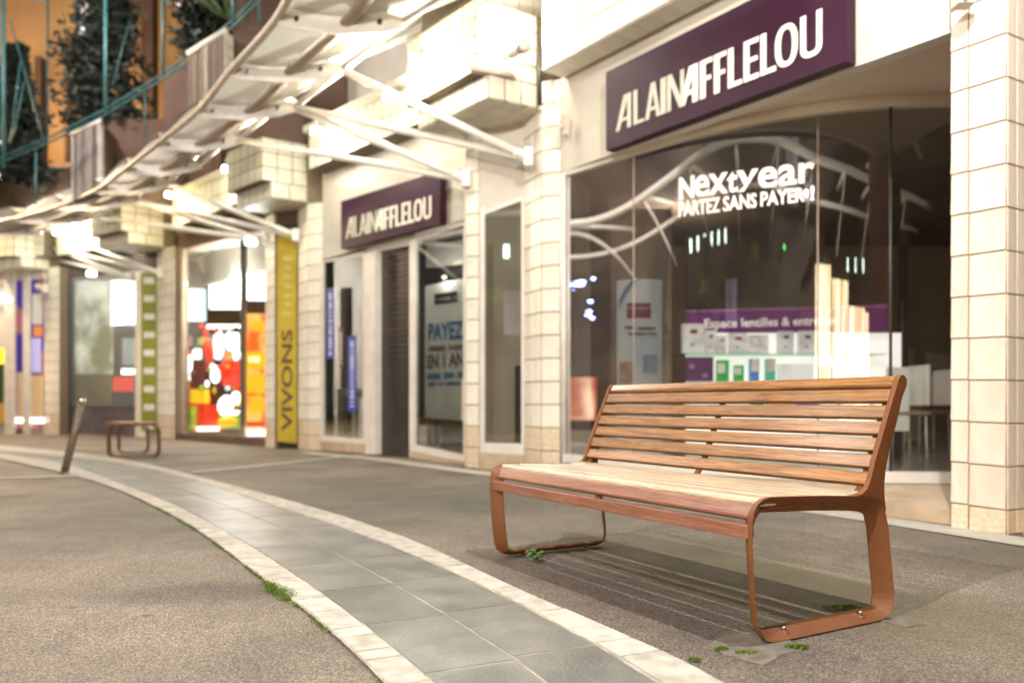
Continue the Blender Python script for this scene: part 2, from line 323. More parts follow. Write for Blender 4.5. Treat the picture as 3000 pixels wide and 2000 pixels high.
# centre line of the slate band and its local frame, everything then built along its arc length
def sm(f, y): return sum(f(y+d*(.25+.06*y))*w_ for d, w_ in ((-1,.25),(0,.5),(1,.25)))
Cn = []; y = 1.2
while y < 21.5:
    Cn.append(Vector(((sm(fLI, y)+sm(fRI, y))/2, y, 0))); y *= 1.03
arc = [0]
for a, b in zip(Cn, Cn[1:]): arc.append(arc[-1]+(b-a).length)
def atarc(s):
    s = min(max(s, 0), arc[-1]-1e-4)
    for i in range(len(arc)-1):
        if arc[i] <= s <= arc[i+1]:
            t = (s-arc[i])/(arc[i+1]-arc[i]); p = Cn[i].lerp(Cn[i+1], t)
            a, b = Cn[max(i-1,0)], Cn[min(i+2,len(Cn)-1)]; d = (b-a).normalized(); return p, Vector((d.y,-d.x,0))   # n points right
def hit(f, s):
    """signed distance from centre line to an edge curve, along the local normal"""
    p, n = atarc(s); best = 0
    x = 0
    for _ in range(14):
        q = p+n*x; x += (sm(f, q.y)-q.x)*n.x*.9
    return x
ST = [k*.5 for k in range(int(arc[-1]/.5)+2)]
prof = {k: [hit(f, s) for s in ST] for k, f in (('LO',fLO),('LI',fLI),('RI',fRI),('RO',fRO))}
def edge(k, s):
    i = min(max(s/.5, 0), len(ST)-1.001); j = int(i); return prof[k][j]*(1-(i-j))+prof[k][j+1]*(i-j)
path = thing('path', (0,0,0), 'curved slate walkway edged with two rows of pale stones', None); path['kind'] = 'structure'
def band(name, k0, k1, s0, s1, n, z, m, parent, pad=0):
    v, f = [], []
    for i in range(n+1):
        s = s0+(s1-s0)*i/n; p, nn = atarc(s)
        v += [p+nn*(edge(k0,s)-pad)+Vector((0,0,z)), p+nn*(edge(k1,s)+pad)+Vector((0,0,z))]
        if i: f.append((2*i-2,2*i-1,2*i+1,2*i))
    return mk(name, v, f, m, parent)
band('mortar_bed', 'LO', 'RO', 0, arc[-1]-.1, 160, .0108, M['mortar'], path)
def stone(name, s0, s1, k0, t0, k1, t1, top, m, gap=.0018, jit=0):
    v = []
    for zz in (.0045, top):
        b_ = 0 if zz < .005 else .003
        for s, kk in ((s0+gap+b_,0),(s0+gap+b_,1),(s1-gap-b_,1),(s1-gap-b_,0)):
            p, nn = atarc(s); a, c = k0(s), k1(s); wv = c-a
            x = (a+gap+b_) if kk == 0 else (c-gap-b_)
            if jit: x += random.uniform(-jit, jit); 
            v.append(p+nn*x+Vector((0,0,zz+ (random.uniform(-.0012,.0012) if zz > .005 else 0))))
    return mk(name, v, BFC, m, path)
e = lambda k: (lambda s: edge(k, s))
mid = lambda s: edge('LI',s)+(edge('RI',s)-edge('LI',s))*.5
s = .1; n = 0
while s < arc[-1]-1:
    L_ = .56 if s < 9 else .8
    stone('slate_slab', s, s+L_, e('LI'), 0, mid, 0, .013, M['slate']); stone('slate_slab', s+.03, s+L_+.03, mid, 0, e('RI'), 0, .013, M['slate']); s += L_
for k0, k1, lens in (('LO','LI',(.11,.17,.24)), ('RI','RO',(.16,.24,.36))):
    s = .1
    while s < 9.5:
        L_ = random.choice(lens)*random.uniform(.9,1.1); stone('kerb_stone', s, s+L_, e(k0), 0, e(k1), 0, .0145, M['kerb'], .0035, .003); s += L_
    band('kerb_strip', k0, k1, 9.5, arc[-1]-.2, 60, .014, M['kerb_far'], path)
def strip(name, pts, wd, z, m, label):
    q = [G(*p) for p in pts]; v, f = [], []
    for i, p in enumerate(q):
        d = (q[min(i+1,len(q)-1)]-q[max(i-1,0)]).normalized(); nn = Vector((d.y,-d.x,0))*wd/2
        v += [p-nn+Vector((0,0,.006)), p+nn+Vector((0,0,.006)), p-nn+Vector((0,0,z)), p+nn+Vector((0,0,z))]
        if i:
            b = 4*i; a = b-4; f += [(a+2,a+3,b+3,b+2),(a,a+2,b+2,b),(a+3,a+1,b+1,b+3)]
    o = mk(name, v, f, m); tag(o, label, kind='structure'); return o
strip('pavement_strip', [(-300,1408),(-100,1404),(100,1400),(228,1395)], .14, .012, M['kerb_far'], 'pale stone strip crossing the asphalt at the bollard foot')
strip('pavement_strip', [(560,1386),(700,1372),(900,1350),(1010,1338),(1080,1334)], .14, .012, M['kerb_far'], 'pale stone strip running from the walkway to the shutter door')
strip('pavement_edge', [(893,1327),(1100,1345),(1371,1382),(1560,1404),(1900,1440),(2350,1492),(2640,1534),(3000,1590),(3500,1660)], .26, .010, M['kerb_far'], 'pale concrete edging along the foot of the shop fronts')
# concrete patches where the bench feet were fixed
def patch(name, pts, m, z, label):
    q = [G(*p) for p in pts]; c = sum(q, Vector())/len(q); v = []; fine = []
    for a, b in zip(q, q[1:]+q[:1]):
        for t in (0, .33, .66): fine.append(a.lerp(b, t)+Vector((random.uniform(-.008,.008), random.uniform(-.01,.01), 0)))
    n = len(fine)
    v = [p+Vector((0,0,z)) for p in fine]+[p+(p-c)*.03+Vector((0,0,.001)) for p in fine]
    f = [tuple(range(n))]+[(i,(i+1)%n,n+(i+1)%n,n+i) for i in range(n)]
    o = mk(name, v, f, m); tag(o, label, kind='structure'); return o
patch('concrete_patch', [(2075,1890),(2130,1862),(2230,1850),(2310,1880),(2350,1905),(2290,1925),(2230,1945),(2120,1915)], M['patch'], .005, 'round grey concrete patch under the near front foot')
patch('concrete_patch', [(2590,1822),(2640,1802),(2705,1830),(2660,1840)], M['patch'], .005, 'small pale concrete patch behind the near rear foot')

# moss and weeds
def tufts(name, pts, label, mt, r=.006, leaf=.007, kind='stuff'):
    v, f = [], []
    for p in pts:
        for _ in range(5):
            c = p+Vector((random.gauss(0,r), random.gauss(0,r), 0)); a = random.uniform(0,6.28); h = random.uniform(.4,1.4)*leaf
            d = Vector((math.cos(a), math.sin(a), 0))*leaf*random.uniform(.4,1); t = Vector((-d.y,d.x,0))*.5
            i = len(v); z0 = Vector((0,0,.005)); v += [c+t+z0, c-t+z0, c+d+Vector((0,0,.008+h))]; f.append((i,i+1,i+2))
    o = mk(name, v, f, mt); tag(o, label, kind=kind); return o
def edgepts(k, s0, s1, n, spread, bias=0):
    r = []
    for _ in range(n):
        s = random.uniform(s0, s1)
        if math.sin(s*7.3)+math.sin(s*17.1+1)*.8+random.uniform(-.4,.4) < .15: continue
        p, nn = atarc(s); r.append(p+nn*(edge(k, s)+bias+random.gauss(0, spread)))
    return r
tufts('moss', edgepts('LO', .5, 5.6, 900, .006, -.004)+edgepts('LI', .6, 4.0, 260, .003)+edgepts('RI', .6, 5, 150, .003), 'bright green moss growing in the joints along the pale kerb stones', M['moss'], .004, .006)
mp_ = []
for _ in range(520):
    t = random.random(); px = 790+70*t; py = 1715+42*t; q = G(px, py); mp_.append(q+Vector((random.gauss(0,.012), random.gauss(0,.022), 0)))
tufts('moss_clump', mp_, 'thick bright green moss clump beside the left kerb stones', M['moss'], .006, .009)
def ptsnear(px, py, n, rx, ry): q = G(px, py); return [q+Vector((random.gauss(0,rx), random.gauss(0,ry), 0)) for _ in range(n)]
tufts('moss_clump', ptsnear(2475,1784,60,.028,.006), 'mossy clump behind the near foot bar of the bench', M['moss'], .006, .01)
tufts('moss_clump', ptsnear(2190,1915,34,.02,.006), 'small moss line on the edge of the round concrete patch', M['moss'], .004, .006)
tufts('moss_clump', ptsnear(2115,1906,40,.008,.005), 'tiny green moss spot at the left edge of the round patch', M['moss'], .004, .007)
tufts('moss_clump', ptsnear(2335,1900,50,.013,.006), 'small green moss clump in front of the near foot bar', M['moss'], .004, .009)
tufts('moss_clump', ptsnear(2035,1937,30,.006,.005), 'moss speck close to the right kerb stones', M['moss'], .004, .006)
def weed(px, py, n, R, H, label):
    b = G(px, py); t = thing('weed', b, label, 'weed')
    for k in range(n):
        a = 6.28*k/n+random.uniform(-.4,.4); l = R*random.uniform(.6,1.1); h = H*random.uniform(.4,1)
        d = Vector((math.cos(a), math.sin(a), 0)); sd = Vector((-d.y, d.x, 0))
        m1, m2, tip = d*l*.4+Vector((0,0,h*.9)), d*l*.75+Vector((0,0,h)), d*l+Vector((0,0,h*.7)); wd = R*.16
        v = [sd*.002, -sd*.002, m1-sd*wd, m1+sd*wd, m2+sd*wd*1.3, m2-sd*wd*1.3, tip]
        mk('leaf', [b+Vector(x) for x in v], [(0,1,2,3),(3,2,5,4),(4,5,6)], M['weed'], t)
weed(1570, 1642, 18, .06, .055, 'leafy green weed growing by the far foot of the bench')
def grass(px, py, n, H, label):
    b = G(px, py); t = thing('grass_sprig', b, label, 'grass')
    for k in range(n):
        a = random.uniform(0,6.28); l = random.uniform(.02,.07); h = H*random.uniform(.4,1); d = Vector((math.cos(a)*l, math.sin(a)*l*.5, h))
        tube('stem', [b, b+d*.5+Vector((0,0,h*.12)), b+d], .0012, M['weed'], t, 4, r2=.0004)
grass(2215, 1850, 9, .10, 'thin grass sprigs beside the front leg of the bench')
grass(2130, 1846, 3, .045, 'short grass sprig left of the round concrete patch')

# ------------------------------------------------------------------ bench
def bench_frame(parent, y0, sgn):
    """conical steel loop with seat back arm; y0 = outer plane, sgn = direction of the bench inside"""
    outer = [(.03,.0),(-.005,.002),(-.035,.013),(-.058,.034),(-.070,.063),(-.080,.143),(-.088,.232),(-.093,.33),(-.092,.395),(-.086,.420),(-.070,.441),(-.045,.455),(-.01,.460),
             (.1,.456),(.25,.449),(.38,.441),(.45,.436),(.50,.428),(.535,.412),(.552,.385),(.562,.36),(.575,.32),(.593,.184),(.606,.095),(.606,.060),(.597,.032),(.575,.010),(.545,.001),(.51,0),(.25,0)]
    W, T = .056, .013
    N = len(outer); v = []
    cx, cz = .26, .22
    for i, (s_, z_) in enumerate(outer):
        a, b = outer[i-1], outer[(i+1)%N]; dx, dz = b[0]-a[0], b[1]-a[1]; L_ = math.hypot(dx, dz); nx, nz = dz/L_, -dx/L_   # inward
        if nx*(cx-s_)+nz*(cz-z_) < 0: nx, nz = -nx, -nz
        kf = .62 if nz > .7 else (1.0 if nz < -.7 else .82); o_ = Vector((s_, y0, z_)); i_ = Vector((s_+nx*W*kf, y0+sgn*W, z_+nz*W*kf))
        th = Vector((-nx*.7, sgn*.7, -nz*.7))
        v += [o_, i_, i_-Vector((nx,0,nz))*T*.7+Vector((0,sgn*T*.7,0)), o_+Vector((0,sgn*T*1.4,0))]
    f = []
    for i in range(N):
        j = (i+1)%N; a, b = 4*i, 4*j
        for k in range(4): f.append((a+k, a+(k+1)%4, b+(k+1)%4, b+k))
    fr = mk('side_frame', v, f, M['rust'], parent, local=True)
    for p_ in fr.data.polygons: p_.use_smooth = True
    fr.data.set_sharp_from_angle(angle=math.radians(38))
    bv = fr.modifiers.new('b', 'BEVEL'); bv.width = .0015; bv.segments = 2; bv.limit_method = 'ANGLE'
    arm = [(.40,.4395),(.432,.447),(.458,.463),(.476,.492),(.497,.55),(.524,.61),(.564,.698),(.602,.781),(.628,.838),(.636,.849),(.648,.857),(.662,.857),(.674,.848),(.680,.836),(.679,.820),
           (.652,.774),(.619,.684),(.586,.608),(.561,.53),(.552,.475),(.553,.43),(.562,.375),(.545,.40),(.52,.418),(.47,.4335)]
    n = len(arm); th = .020
    va = [(s_, y0, z_) for s_, z_ in arm]+[(s_, y0+sgn*th, z_) for s_, z_ in arm]
    ao = mk('backrest_arm', va, [tuple(range(n)), tuple(range(2*n-1,n-1,-1))]+[(i,(i+1)%n,n+(i+1)%n,n+i) for i in range(n)], M['rust'], parent, local=True)
    bv = ao.modifiers.new('b', 'BEVEL'); bv.width = .003; bv.segments = 3; bv.limit_method = 'ANGLE'; bv.angle_limit = .6
    for s_ in (.085, .465):
        # oval hole plate and bolt on the foot bar
        c = Vector((s_, y0+sgn*W*.5+sgn*.009, .0215)); nf = Vector((0, -sgn*.53, .85)); t1 = Vector((1,0,0)); t2 = nf.cross(t1)
        ring = [c+nf*.0022+t1*.012*math.cos(a)+t2*.017*math.sin(a) for a in [k*math.pi/8 for k in range(16)]]
        mk('bolt_hole', ring, [tuple(range(16))], M['black'], parent, local=True)
        cyl = [c-nf*.006, c+nf*.007]
        bo = tube('bolt', cyl, .0095, M['bolt'], parent, 6, local=True); bo.data.polygons.foreach_set('use_smooth', [False]*len(bo.data.polygons))
        tube('bolt_tip', [c+nf*.007, c+nf*.013], .0048, M['bolt'], bo, 8, local=True)
        tube('foot_pad', [(s_, y0+sgn*W*.55, .0), (s_, y0+sgn*W*.55, .02)], .014, M['rust'], parent, 8, local=True)
def slat(parent, y0, y1, s_, z_, wd, th, ang, name='slat', rnd=.004, m_='wood'):
    """wd along (cos ang, sin ang) in the s-z plane, front face on the left normal"""
    bm = bmesh.new()
    n = [( -wd/2, -th), (wd/2, -th), (wd/2, 0), (-wd/2, 0)]
    vv = []
    for yy in (y0, y1):
        for a, b in n:
            x = s_+a*math.cos(ang)-b*math.sin(ang); z = z_+a*math.sin(ang)+b*math.cos(ang); vv.append(bm.verts.new((x, yy, z)))
    for f_ in BFC: bm.faces.new([vv[i] for i in f_])
    bmesh.ops.bevel(bm, geom=bm.edges[:], offset=rnd, segments=3, affect='EDGES', profile=.5, clamp_overlap=True)
    bmesh.ops.recalc_face_normals(bm, faces=bm.faces)
    m = bpy.data.meshes.new(name); bm.to_mesh(m); bm.free(); m.materials.append(M[m_])
    for p in m.polygons: p.use_smooth = False
    o = bpy.data.objects.new(name, m); COL.objects.link(o); return attach(o, parent, True)
BL = 1.71
bench = thing('park_bench', (.826,2.53,0.006), 'long wooden slatted bench with backrest and rust brown steel side frames', 'bench', rot=(0,0,math.radians(30)))
bench_frame(bench, 0, 1); bench_frame(bench, BL, -1)
y0, y1 = .0225, BL-.0225
ba = math.atan2(.914, .405)
for z_ in (.497,.5555,.613,.670,.7275,.785):
    s_ = .4885+(z_-.53)*.443 if z_ > .52 else .478
    a = ba if z_ > .52 else ba-.12
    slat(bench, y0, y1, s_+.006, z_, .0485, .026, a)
slat(bench, y0, y1, .633, .838, .046, .034, ba-.12, rnd=.012)
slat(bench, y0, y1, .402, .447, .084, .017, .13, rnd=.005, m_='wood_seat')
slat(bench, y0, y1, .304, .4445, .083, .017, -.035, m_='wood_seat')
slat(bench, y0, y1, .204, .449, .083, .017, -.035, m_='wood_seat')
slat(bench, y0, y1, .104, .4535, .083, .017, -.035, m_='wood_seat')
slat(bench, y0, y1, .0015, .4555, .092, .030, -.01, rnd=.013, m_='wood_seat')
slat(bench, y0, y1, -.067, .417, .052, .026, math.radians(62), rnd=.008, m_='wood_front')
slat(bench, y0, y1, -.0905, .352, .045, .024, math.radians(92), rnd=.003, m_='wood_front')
def strap(pts, y, wd, th, name='support_strap'):
    v, f = [], []
    for i, (s_, z_) in enumerate(pts):
        a, b = pts[max(i-1,0)], pts[min(i+1,len(pts)-1)]; dx, dz = b[0]-a[0], b[1]-a[1]; L_ = math.hypot(dx,dz); nx, nz = dz/L_, -dx/L_
        v += [(s_,y-wd/2,z_),(s_,y+wd/2,z_),(s_+nx*th,y+wd/2,z_+nz*th),(s_+nx*th,y-wd/2,z_+nz*th)]
        if i:
            b4 = 4*i; a4 = b4-4
            for k in range(4): f.append((a4+k, a4+(k+1)%4, b4+(k+1)%4, b4+k))
    f += [(0,1,2,3), tuple(len(v)-k for k in (1,2,3,4))]
    mk(name, v, f, M['rust'], bench, local=True)
sp_ = [(-.064,.335),(-.066,.37),(-.055,.395),(-.035,.415),(0,.424),(.1,.424),(.25,.418),(.39,.415),(.43,.425),(.468,.45),(.50,.485),(.525,.54),(.57,.64),(.62,.75),(.652,.825)]
for yy in (.045, BL*.5, BL-.045): strap(sp_, yy, .030, .008)
for k, yy in enumerate((BL*.5,)):
    tube('under_brace', [(.05,yy,.405),(.40,yy,.395)], .012, M['rust'], bench, 8, local=True)

# ------------------------------------------------------------------ far stool bench and bollard
fb = thing('stool_bench', G(392,1338), 'small backless slatted bench with dark metal loop frames in the distance', 'bench', rot=(0,0,0))
def loopbar(w_, h, y, r, x=0):
    pts = []
    c = .09
    for cx_, cz_, a0 in ((w_/2-c, c, -90), (w_/2-c, h-c, 0), (-w_/2+c, h-c, 90), (-w_/2+c, c, 180)):
        for k in range(5):
            a = math.radians(a0+k*22.5); pts.append((x+cx_+c*math.cos(a), y, cz_+c*math.sin(a)))
    v, f = [], []; n = len(pts)
    for (X, Y, Z) in pts:
        dx, dz = X-x, Z-h/2; k = .965
        v += [(X,Y-.04,Z),(X,Y+.04,Z),(x+dx*.93,Y+.04,h/2+dz*.93),(x+dx*.93,Y-.04,h/2+dz*.93)]
    for i in range(n):
        j = (i+1)%n
        for q in range(4): f.append((4*i+q,4*i+(q+1)%4,4*j+(q+1)%4,4*j+q))
    return mk('loop_frame', v, f, M['frame_dark'], fb, local=True)
M['frame_dark'] = mat('dark_bronze_frame', (.16,.07,.035), .5, (.11,.05,.028), 20)
loopbar(.74, .46, 0, .02); loopbar(.47, .43, .95, .02, x=-.45)
for k in range(6):
    x0 = -.33+k*.132; x1 = -.66+k*.084
    mk('slat', [(x0-.058,-.06,.462),(x0+.058,-.06,.462),(x1+.036,1.0,.462),(x1-.036,1.0,.462),(x0-.058,-.06,.49),(x0+.058,-.06,.49),(x1+.036,1.0,.49),(x1-.036,1.0,.49)], BFC, M['wood'], fb, local=True)
bl = thing('bollard', G(188,1387), 'leaning brown steel bollard post with polished round cap', 'bollard')
b0 = G(188,1387); b1 = P3(240,1180, b0.y-.0)
tube('post', [b0, b0.lerp(b1, .5), b1], .040, M['steel_p'], bl, 20)
tube('base_ring', [b0, b0+Vector((0,0,.02))], .052, M['steel_p'], bl, 20)
dcap = (b1-b0).normalized()
tube('cap', [b1, b1+dcap*.03, b1+dcap*.05], .043, M['chrome'], bl, 20, r2=.030)

# ------------------------------------------------------------------ tiles
def unit_tile():
    bm = bmesh.new(); b = .016
    lo = [bm.verts.new(p) for p in ((-.5,0,-.5),(.5,0,-.5),(.5,0,.5),(-.5,0,.5))]
    up = [bm.verts.new(p) for p in ((-.5+b,-1,-.5+b),(.5-b,-1,-.5+b),(.5-b,-1,.5-b),(-.5+b,-1,.5-b))]
    bm.faces.new(up)
    for i in range(4): bm.faces.new((lo[i], lo[(i+1)%4], up[(i+1)%4], up[i]))
    bmesh.ops.recalc_face_normals(bm, faces=bm.faces)
    m = bpy.data.meshes.new('tile'); bm.to_mesh(m); bm.free(); return m
TM = {}
def tilemesh(mt):
    if mt not in TM:
        m = unit_tile(); m.materials.append(M[mt]); TM[mt] = m
    return TM[mt]
def tiles(parent, A, B, z0, z1, nx, nz, mt='tile', gap=.006, proud=.007, zb=None, frac0=1.0, base_mt=None, n_=None, U=None, Wv=None, name='tile'):
    """rectangular grid of single tiles on the vertical plan line A-B (outward side towards the street)"""
    A_ = Vector((A[0],A[1],0)); B_ = Vector((B[0],B[1],0)); d = B_-A_; n = n_ if n_ is not None else nrm(A, B)
    pn = Vector((d.y,-d.x,0)).normalized(); n = pn if pn.dot(n) > 0 else -pn
    z0b, z1b = zb if zb else (z0, z1)
    widths = [1.0]*nx; widths[0] = frac0; tot = sum(widths); us = [0]
    for w_ in widths: us.append(us[-1]+w_/tot)
    for i in range(nx):
        u0, u1 = us[i], us[i+1]; um = (u0+u1)/2
        lo = z0+(z0b-z0)*um; hi = z1+(z1b-z1)*um; hz = (hi-lo)/nz
        tl = ((z1b-z1)+(z0b-z0))/2
        ux = (d+Vector((0,0,tl))).normalized(); wd = (u1-u0)*d.length
        for j in range(nz):
            c = A_+d*um+Vector((0,0,lo+hz*(j+.5)))
            mm = base_mt if (base_mt and j < 2) else mt
            o = bpy.data.objects.new(name, tilemesh(mm)); COL.objects.link(o)
            yv = -n
            R = Matrix((( ux.x*(wd-gap), yv.x*proud, 0, c.x), (ux.y*(wd-gap), yv.y*proud, 0, c.y), (ux.z*(wd-gap), 0, (hz-gap), c.z), (0,0,0,1)))
            o.parent = parent
            if parent.name in WL: R = Matrix.Translation(-WL[parent.name]) @ R
            o.matrix_local = R
def tiles_flat(parent, A, B, z, depth, nx, ny, mt, gap=.008, proud=.006):
    """downward facing tiles (soffit) under plan line A-B reaching back by depth"""
    A_ = Vector((A[0],A[1],z)); d = Vector((B[0]-A[0],B[1]-A[1],0)); n = -nrm(A, B)*depth
    for i in range(nx):
        for j in range(ny):
            c = A_+d*((i+.5)/nx)+n*((j+.5)/ny); ux = d.normalized()*(d.length/nx-gap); vy = n.normalized()*(depth/ny-gap)
            o = bpy.data.objects.new('tile', tilemesh(mt)); COL.objects.link(o)
            R = Matrix(((ux.x,0,vy.x,c.x),(ux.y,0,vy.y,c.y),(0,proud,0,c.z),(0,0,0,1)))
            o.parent = parent
            if parent.name in WL: R = Matrix.Translation(-WL[parent.name]) @ R
            o.matrix_local = R
def pillar(faces, ztop, label, mt, grp='M', th=.30, name='tiled_pillar', base_mt='tile_base', hz=.25):
    """faces: list of (A,B,nx,frac0)"""
    c = faces[0][0]; t = thing(name, (c[0],c[1],0), label, 'pillar')
    for A, B, nx, fr in faces:
        wallp('core', A, B, -.01, ztop, th, M['grout'] if mt == 'tile' else M['grout_s'], t)
        tiles(t, A, B, 0.0, ztop, nx, int(round(ztop/hz)), mt, .010, frac0=fr, base_mt=base_mt)
    return t
L1 = ((.53,8.6),(2.78,5.08))
C0 = (2.849,4.62)
dP = Vector((-.504,.864)); rP = Vector((.864,.504))
A0 = (C0[0]+dP[0]*.328, C0[1]+dP[1]*.328); A00 = (C0[0]+dP[0]*.436, C0[1]+dP[1]*.436)
B0 = (C0[0]+rP[0]*.5, C0[1]+rP[1]*.5)
t = thing('tiled_pillar', (C0[0],C0[1],0), 'big cream tiled pillar with brown joints at the right edge of the photo', 'pillar')
tl = .0
mk('core', [(A0[0],A0[1],-.01),(C0[0],C0[1],-.01),(B0[0],B0[1],-.01),(B0[0]+dP[0]*.328,B0[1]+dP[1]*.328,-.01)]+[(A0[0],A0[1],6),(C0[0],C0[1],6),(B0[0],B0[1],6),(B0[0]+dP[0]*.328,B0[1]+dP[1]*.328,6)], BFC, M['grout'], t)
# bottom row is a cut row; courses climb slightly towards the back
tiles(t, A0, C0, .158, .158+.2495*18, 2, 18, 'tile', .006, .006, frac0=.5, zb=(.145,.145+.2495*18), n_=Vector((-.864,-.504,0)))
tiles(t, A0, C0, .004, .158, 2, 1, 'tile_base', .008, .005, frac0=.5, zb=(.002,.145), n_=Vector((-.864,-.504,0)))
tiles(t, C0, B0, .145, .145+.2495*18, 5, 18, 'tile', .006, .006, n_=Vector((.504,-.864,0)))
tiles(t, C0, B0, .004, .145, 5, 1, 'tile_base', .008, .005, n_=Vector((.504,-.864,0)))
P1r, P1c, P1l = (.53,8.62), V2(1586, (.30,8.72), (.54,8.60)), (.139,9.1)
pillar([(P1r, P1c, 1, 1), (P1c, P1l, 2, 1)], 4.25, 'tall cream tiled pillar between the big bow window and the narrow window', 'tile_s')
P2a, P2b = V2(1404, (-.39,9.38), (-.56,9.47)), V2(1366, (-.39,9.38), (-.56,9.47))
pillar([(P2a, P2b, 1, 1), (P2b, (-.60,10.24), 3, 1)], 3.98, 'narrow beige tiled pillar right of the poster window', 'tile_s')
P3r = V2(946, (-3.05,12.9), (-3.33,13.02)); P3c = V2(902, (-3.05,12.9), (-3.33,13.02)); P3l = V2(874, P3c, (-3.56,13.4))
pillar([(P3r, P3c, 1, 1), (P3c, P3l, 2, 1)], 4.0, 'cream tiled pillar between the yellow upright sign and the optician windows', 'tile_s')
P3b0 = V2(805, (-4.05,13.66), (-4.27,13.9)); P3b1 = V2(778, (-4.05,13.66), (-4.27,13.9))
pillar([(P3b0, P3b1, 1, 1)], 4.0, 'brownish tiled pillar left of the yellow upright sign', 'tile_s')
P4r = V2(513, (-7.1,16.95), (-7.55,17.3)); P4c = V2(478, (-7.1,16.95), (-7.55,17.3)); P4l = V2(461, P4c, (-7.85,17.75))
pillar([(P4r, P4c, 2, 1), (P4c, P4l, 2, 1)], 4.1, 'warm lit tiled pillar left of the red shop window', 'tile_s')
P5r = V2(174, (-11.06,19.55), (-11.4,19.7)); P5c = V2(147, (-11.06,19.55), (-11.4,19.7)); P5l = V2(126, P5c, (-11.6,19.9))
pillar([(P5r, P5c, 2, 1), (P5c, P5l, 2, 1)], 4.1, 'pale tiled pillar left of the mesh shutter shop', 'tile_s')

# ------------------------------------------------------------------ lettering
def letter_polys(ch, sw, sh):
    R = lambda a, b, c, d: [(a,b),(c,b),(c,d),(a,d)]
    if ch == 'L': return [R(0,sh,sw,1), R(0,0,1,sh)]
    if ch == 'I': return [R(0,0,1,1)]
    if ch == 'F': return [R(0,0,sw,1-sh), R(0,1-sh,1,1), R(sw,.44,.9,.44+sh*.9)]
    if ch == 'E': return [R(0,sh,sw,1-sh), R(0,1-sh,1,1), R(sw,.44,.92,.44+sh*.9), R(0,0,1,sh)]
    if ch == 'N': return [R(0,0,sw,1), R(1-sw,0,1,1), [(1-sw*1.25,0),(1-sw*.02,0),(sw*1.25,1),(sw*.02,1)]]
    if ch == 'A': return [[(0,0),(sw,0),(.62,1),(.38,1)], [(1-sw,0),(1,0),(.66,1),(.42,1)], [(.27,.22),(.73,.22),(.68,.22+sh),(.32,.22+sh)]]
    if ch == 'a': return [[(0,0),(sw*.95,0),(.78,1-sh),(.92,1),(.52,1)], R(1-sw,0,1,1), [(.32,.24),(1-sw,.24),(1-sw,.24+sh),(.40,.24+sh)]]
    if ch in 'OU':
        ps = []; n = 20
        a0, a1 = (0, 2*math.pi) if ch == 'O' else (math.pi, 2*math.pi)
        cy = .5 if ch == 'O' else .24; ry = .5 if ch == 'O' else .24
        def pt(a, k):
            rx = .5-(sw if k else 0); r_ = ry-(sh if k else 0); c, s_ = math.cos(a), math.sin(a); e_ = .82
            return (.5+rx*math.copysign(abs(c)**e_, c), cy+r_*math.copysign(abs(s_)**e_, s_))
        for i in range(n):
            a, b = a0+(a1-a0)*i/n, a0+(a1-a0)*(i+1)/n; ps.append([pt(a,0), pt(b,0), pt(b,1), pt(a,1)])
        if ch == 'U': ps += [R(0,.24,sw,1), R(1-sw,.24,1,1)]
        return ps
# letter extents measured on the big sign (x0,x1 left/right, base and cap lines as straight lines)
LET = [('a',190,330,0),('L',342,440,0),('A',442,582,0),('I',578,625,0),('N',635,782,0),('a',738,906,1),('F',915,1030,1),('F',1036,1150,1),('L',1156,1285,1),('E',1292,1430,1),('L',1437,1577,1),('O',1562,1766,1),('U',1780,1975,1)]
S1 = off(L1[0], L1[1], .13)
def zpx(x, y): return 1740+x*.3401, y*.3401
def onsign1(zx, zy): return V3(*zpx(zx, zy), *S1)
sBL, sBR = V3(1775,442,*S1), V3(2481,180,*S1)
sTL = V3(1775,213,*S1); sTR = V3(2481,-142,*S1)
def uv1(p):
    d = sBR-sBL; u = ((p.x-sBL.x)*d.x+(p.y-sBL.y)*d.y)/(d.x**2+d.y**2); zb_ = sBL.z+(sBR.z-sBL.z)*u; zt_ = sTL.z+(sTR.z-sTL.z)*u
    return u, (p.z-zb_)/(zt_-zb_)
def build_sign(BLc, BRc, TLc, TRc, n, thick, label, lthick):
    t = thing('shop_sign', (BLc+BRc)/2, label, 'sign')
    bo = slab('board', [BLc, BRc, TRc, TLc], -n*thick, M['purple'], t)
    def F_(u, v): return (BLc.lerp(BRc, u)).lerp(TLc.lerp(TRc, u), v)
    for ch, x0, x1, big in LET:
        if ch not in 'IN': x0, x1 = x0+3, x1-5
        def uvat(x, top): 
            y = (805-.437*(x-300)) if top else (1135-.384*(x-210)); return uv1(onsign1(x, y))
        swp = (48 if big else 33)/(x1-x0); sw = min(swp, 1)
        vv, ff = [], []
        for pi, poly in enumerate(letter_polys(ch, sw, .125 if big else .10)):
            idx = []
            for (lx, ly) in poly:
                x = x0+(x1-x0)*lx; b_ = uvat(x, False); t_ = uvat(x, True); u = b_[0]+(t_[0]-b_[0])*ly; v = b_[1]+(t_[1]-b_[1])*ly
                p = F_(u, v); idx.append(len(vv)); vv.append(p+n*(.004+lthick+.0006*(pi % 3 if ch not in 'OU' else 0)))
            k = len(idx); base = len(vv)
            for q in idx: vv.append(vv[q]-n*lthick)
            ff.append(tuple(idx))
            for i in range(k): ff.append((idx[i], idx[(i+1)%k], base+(i+1)%k, base+i))
        mk('letter', vv, ff, M['letter'] if big else M['letter_g'], t)
    return t
n1 = nrm(*L1)
build_sign(sBL, sBR, sTL, sTR, n1, .10, 'large purple shop sign with cream letters above the bow window', .004)

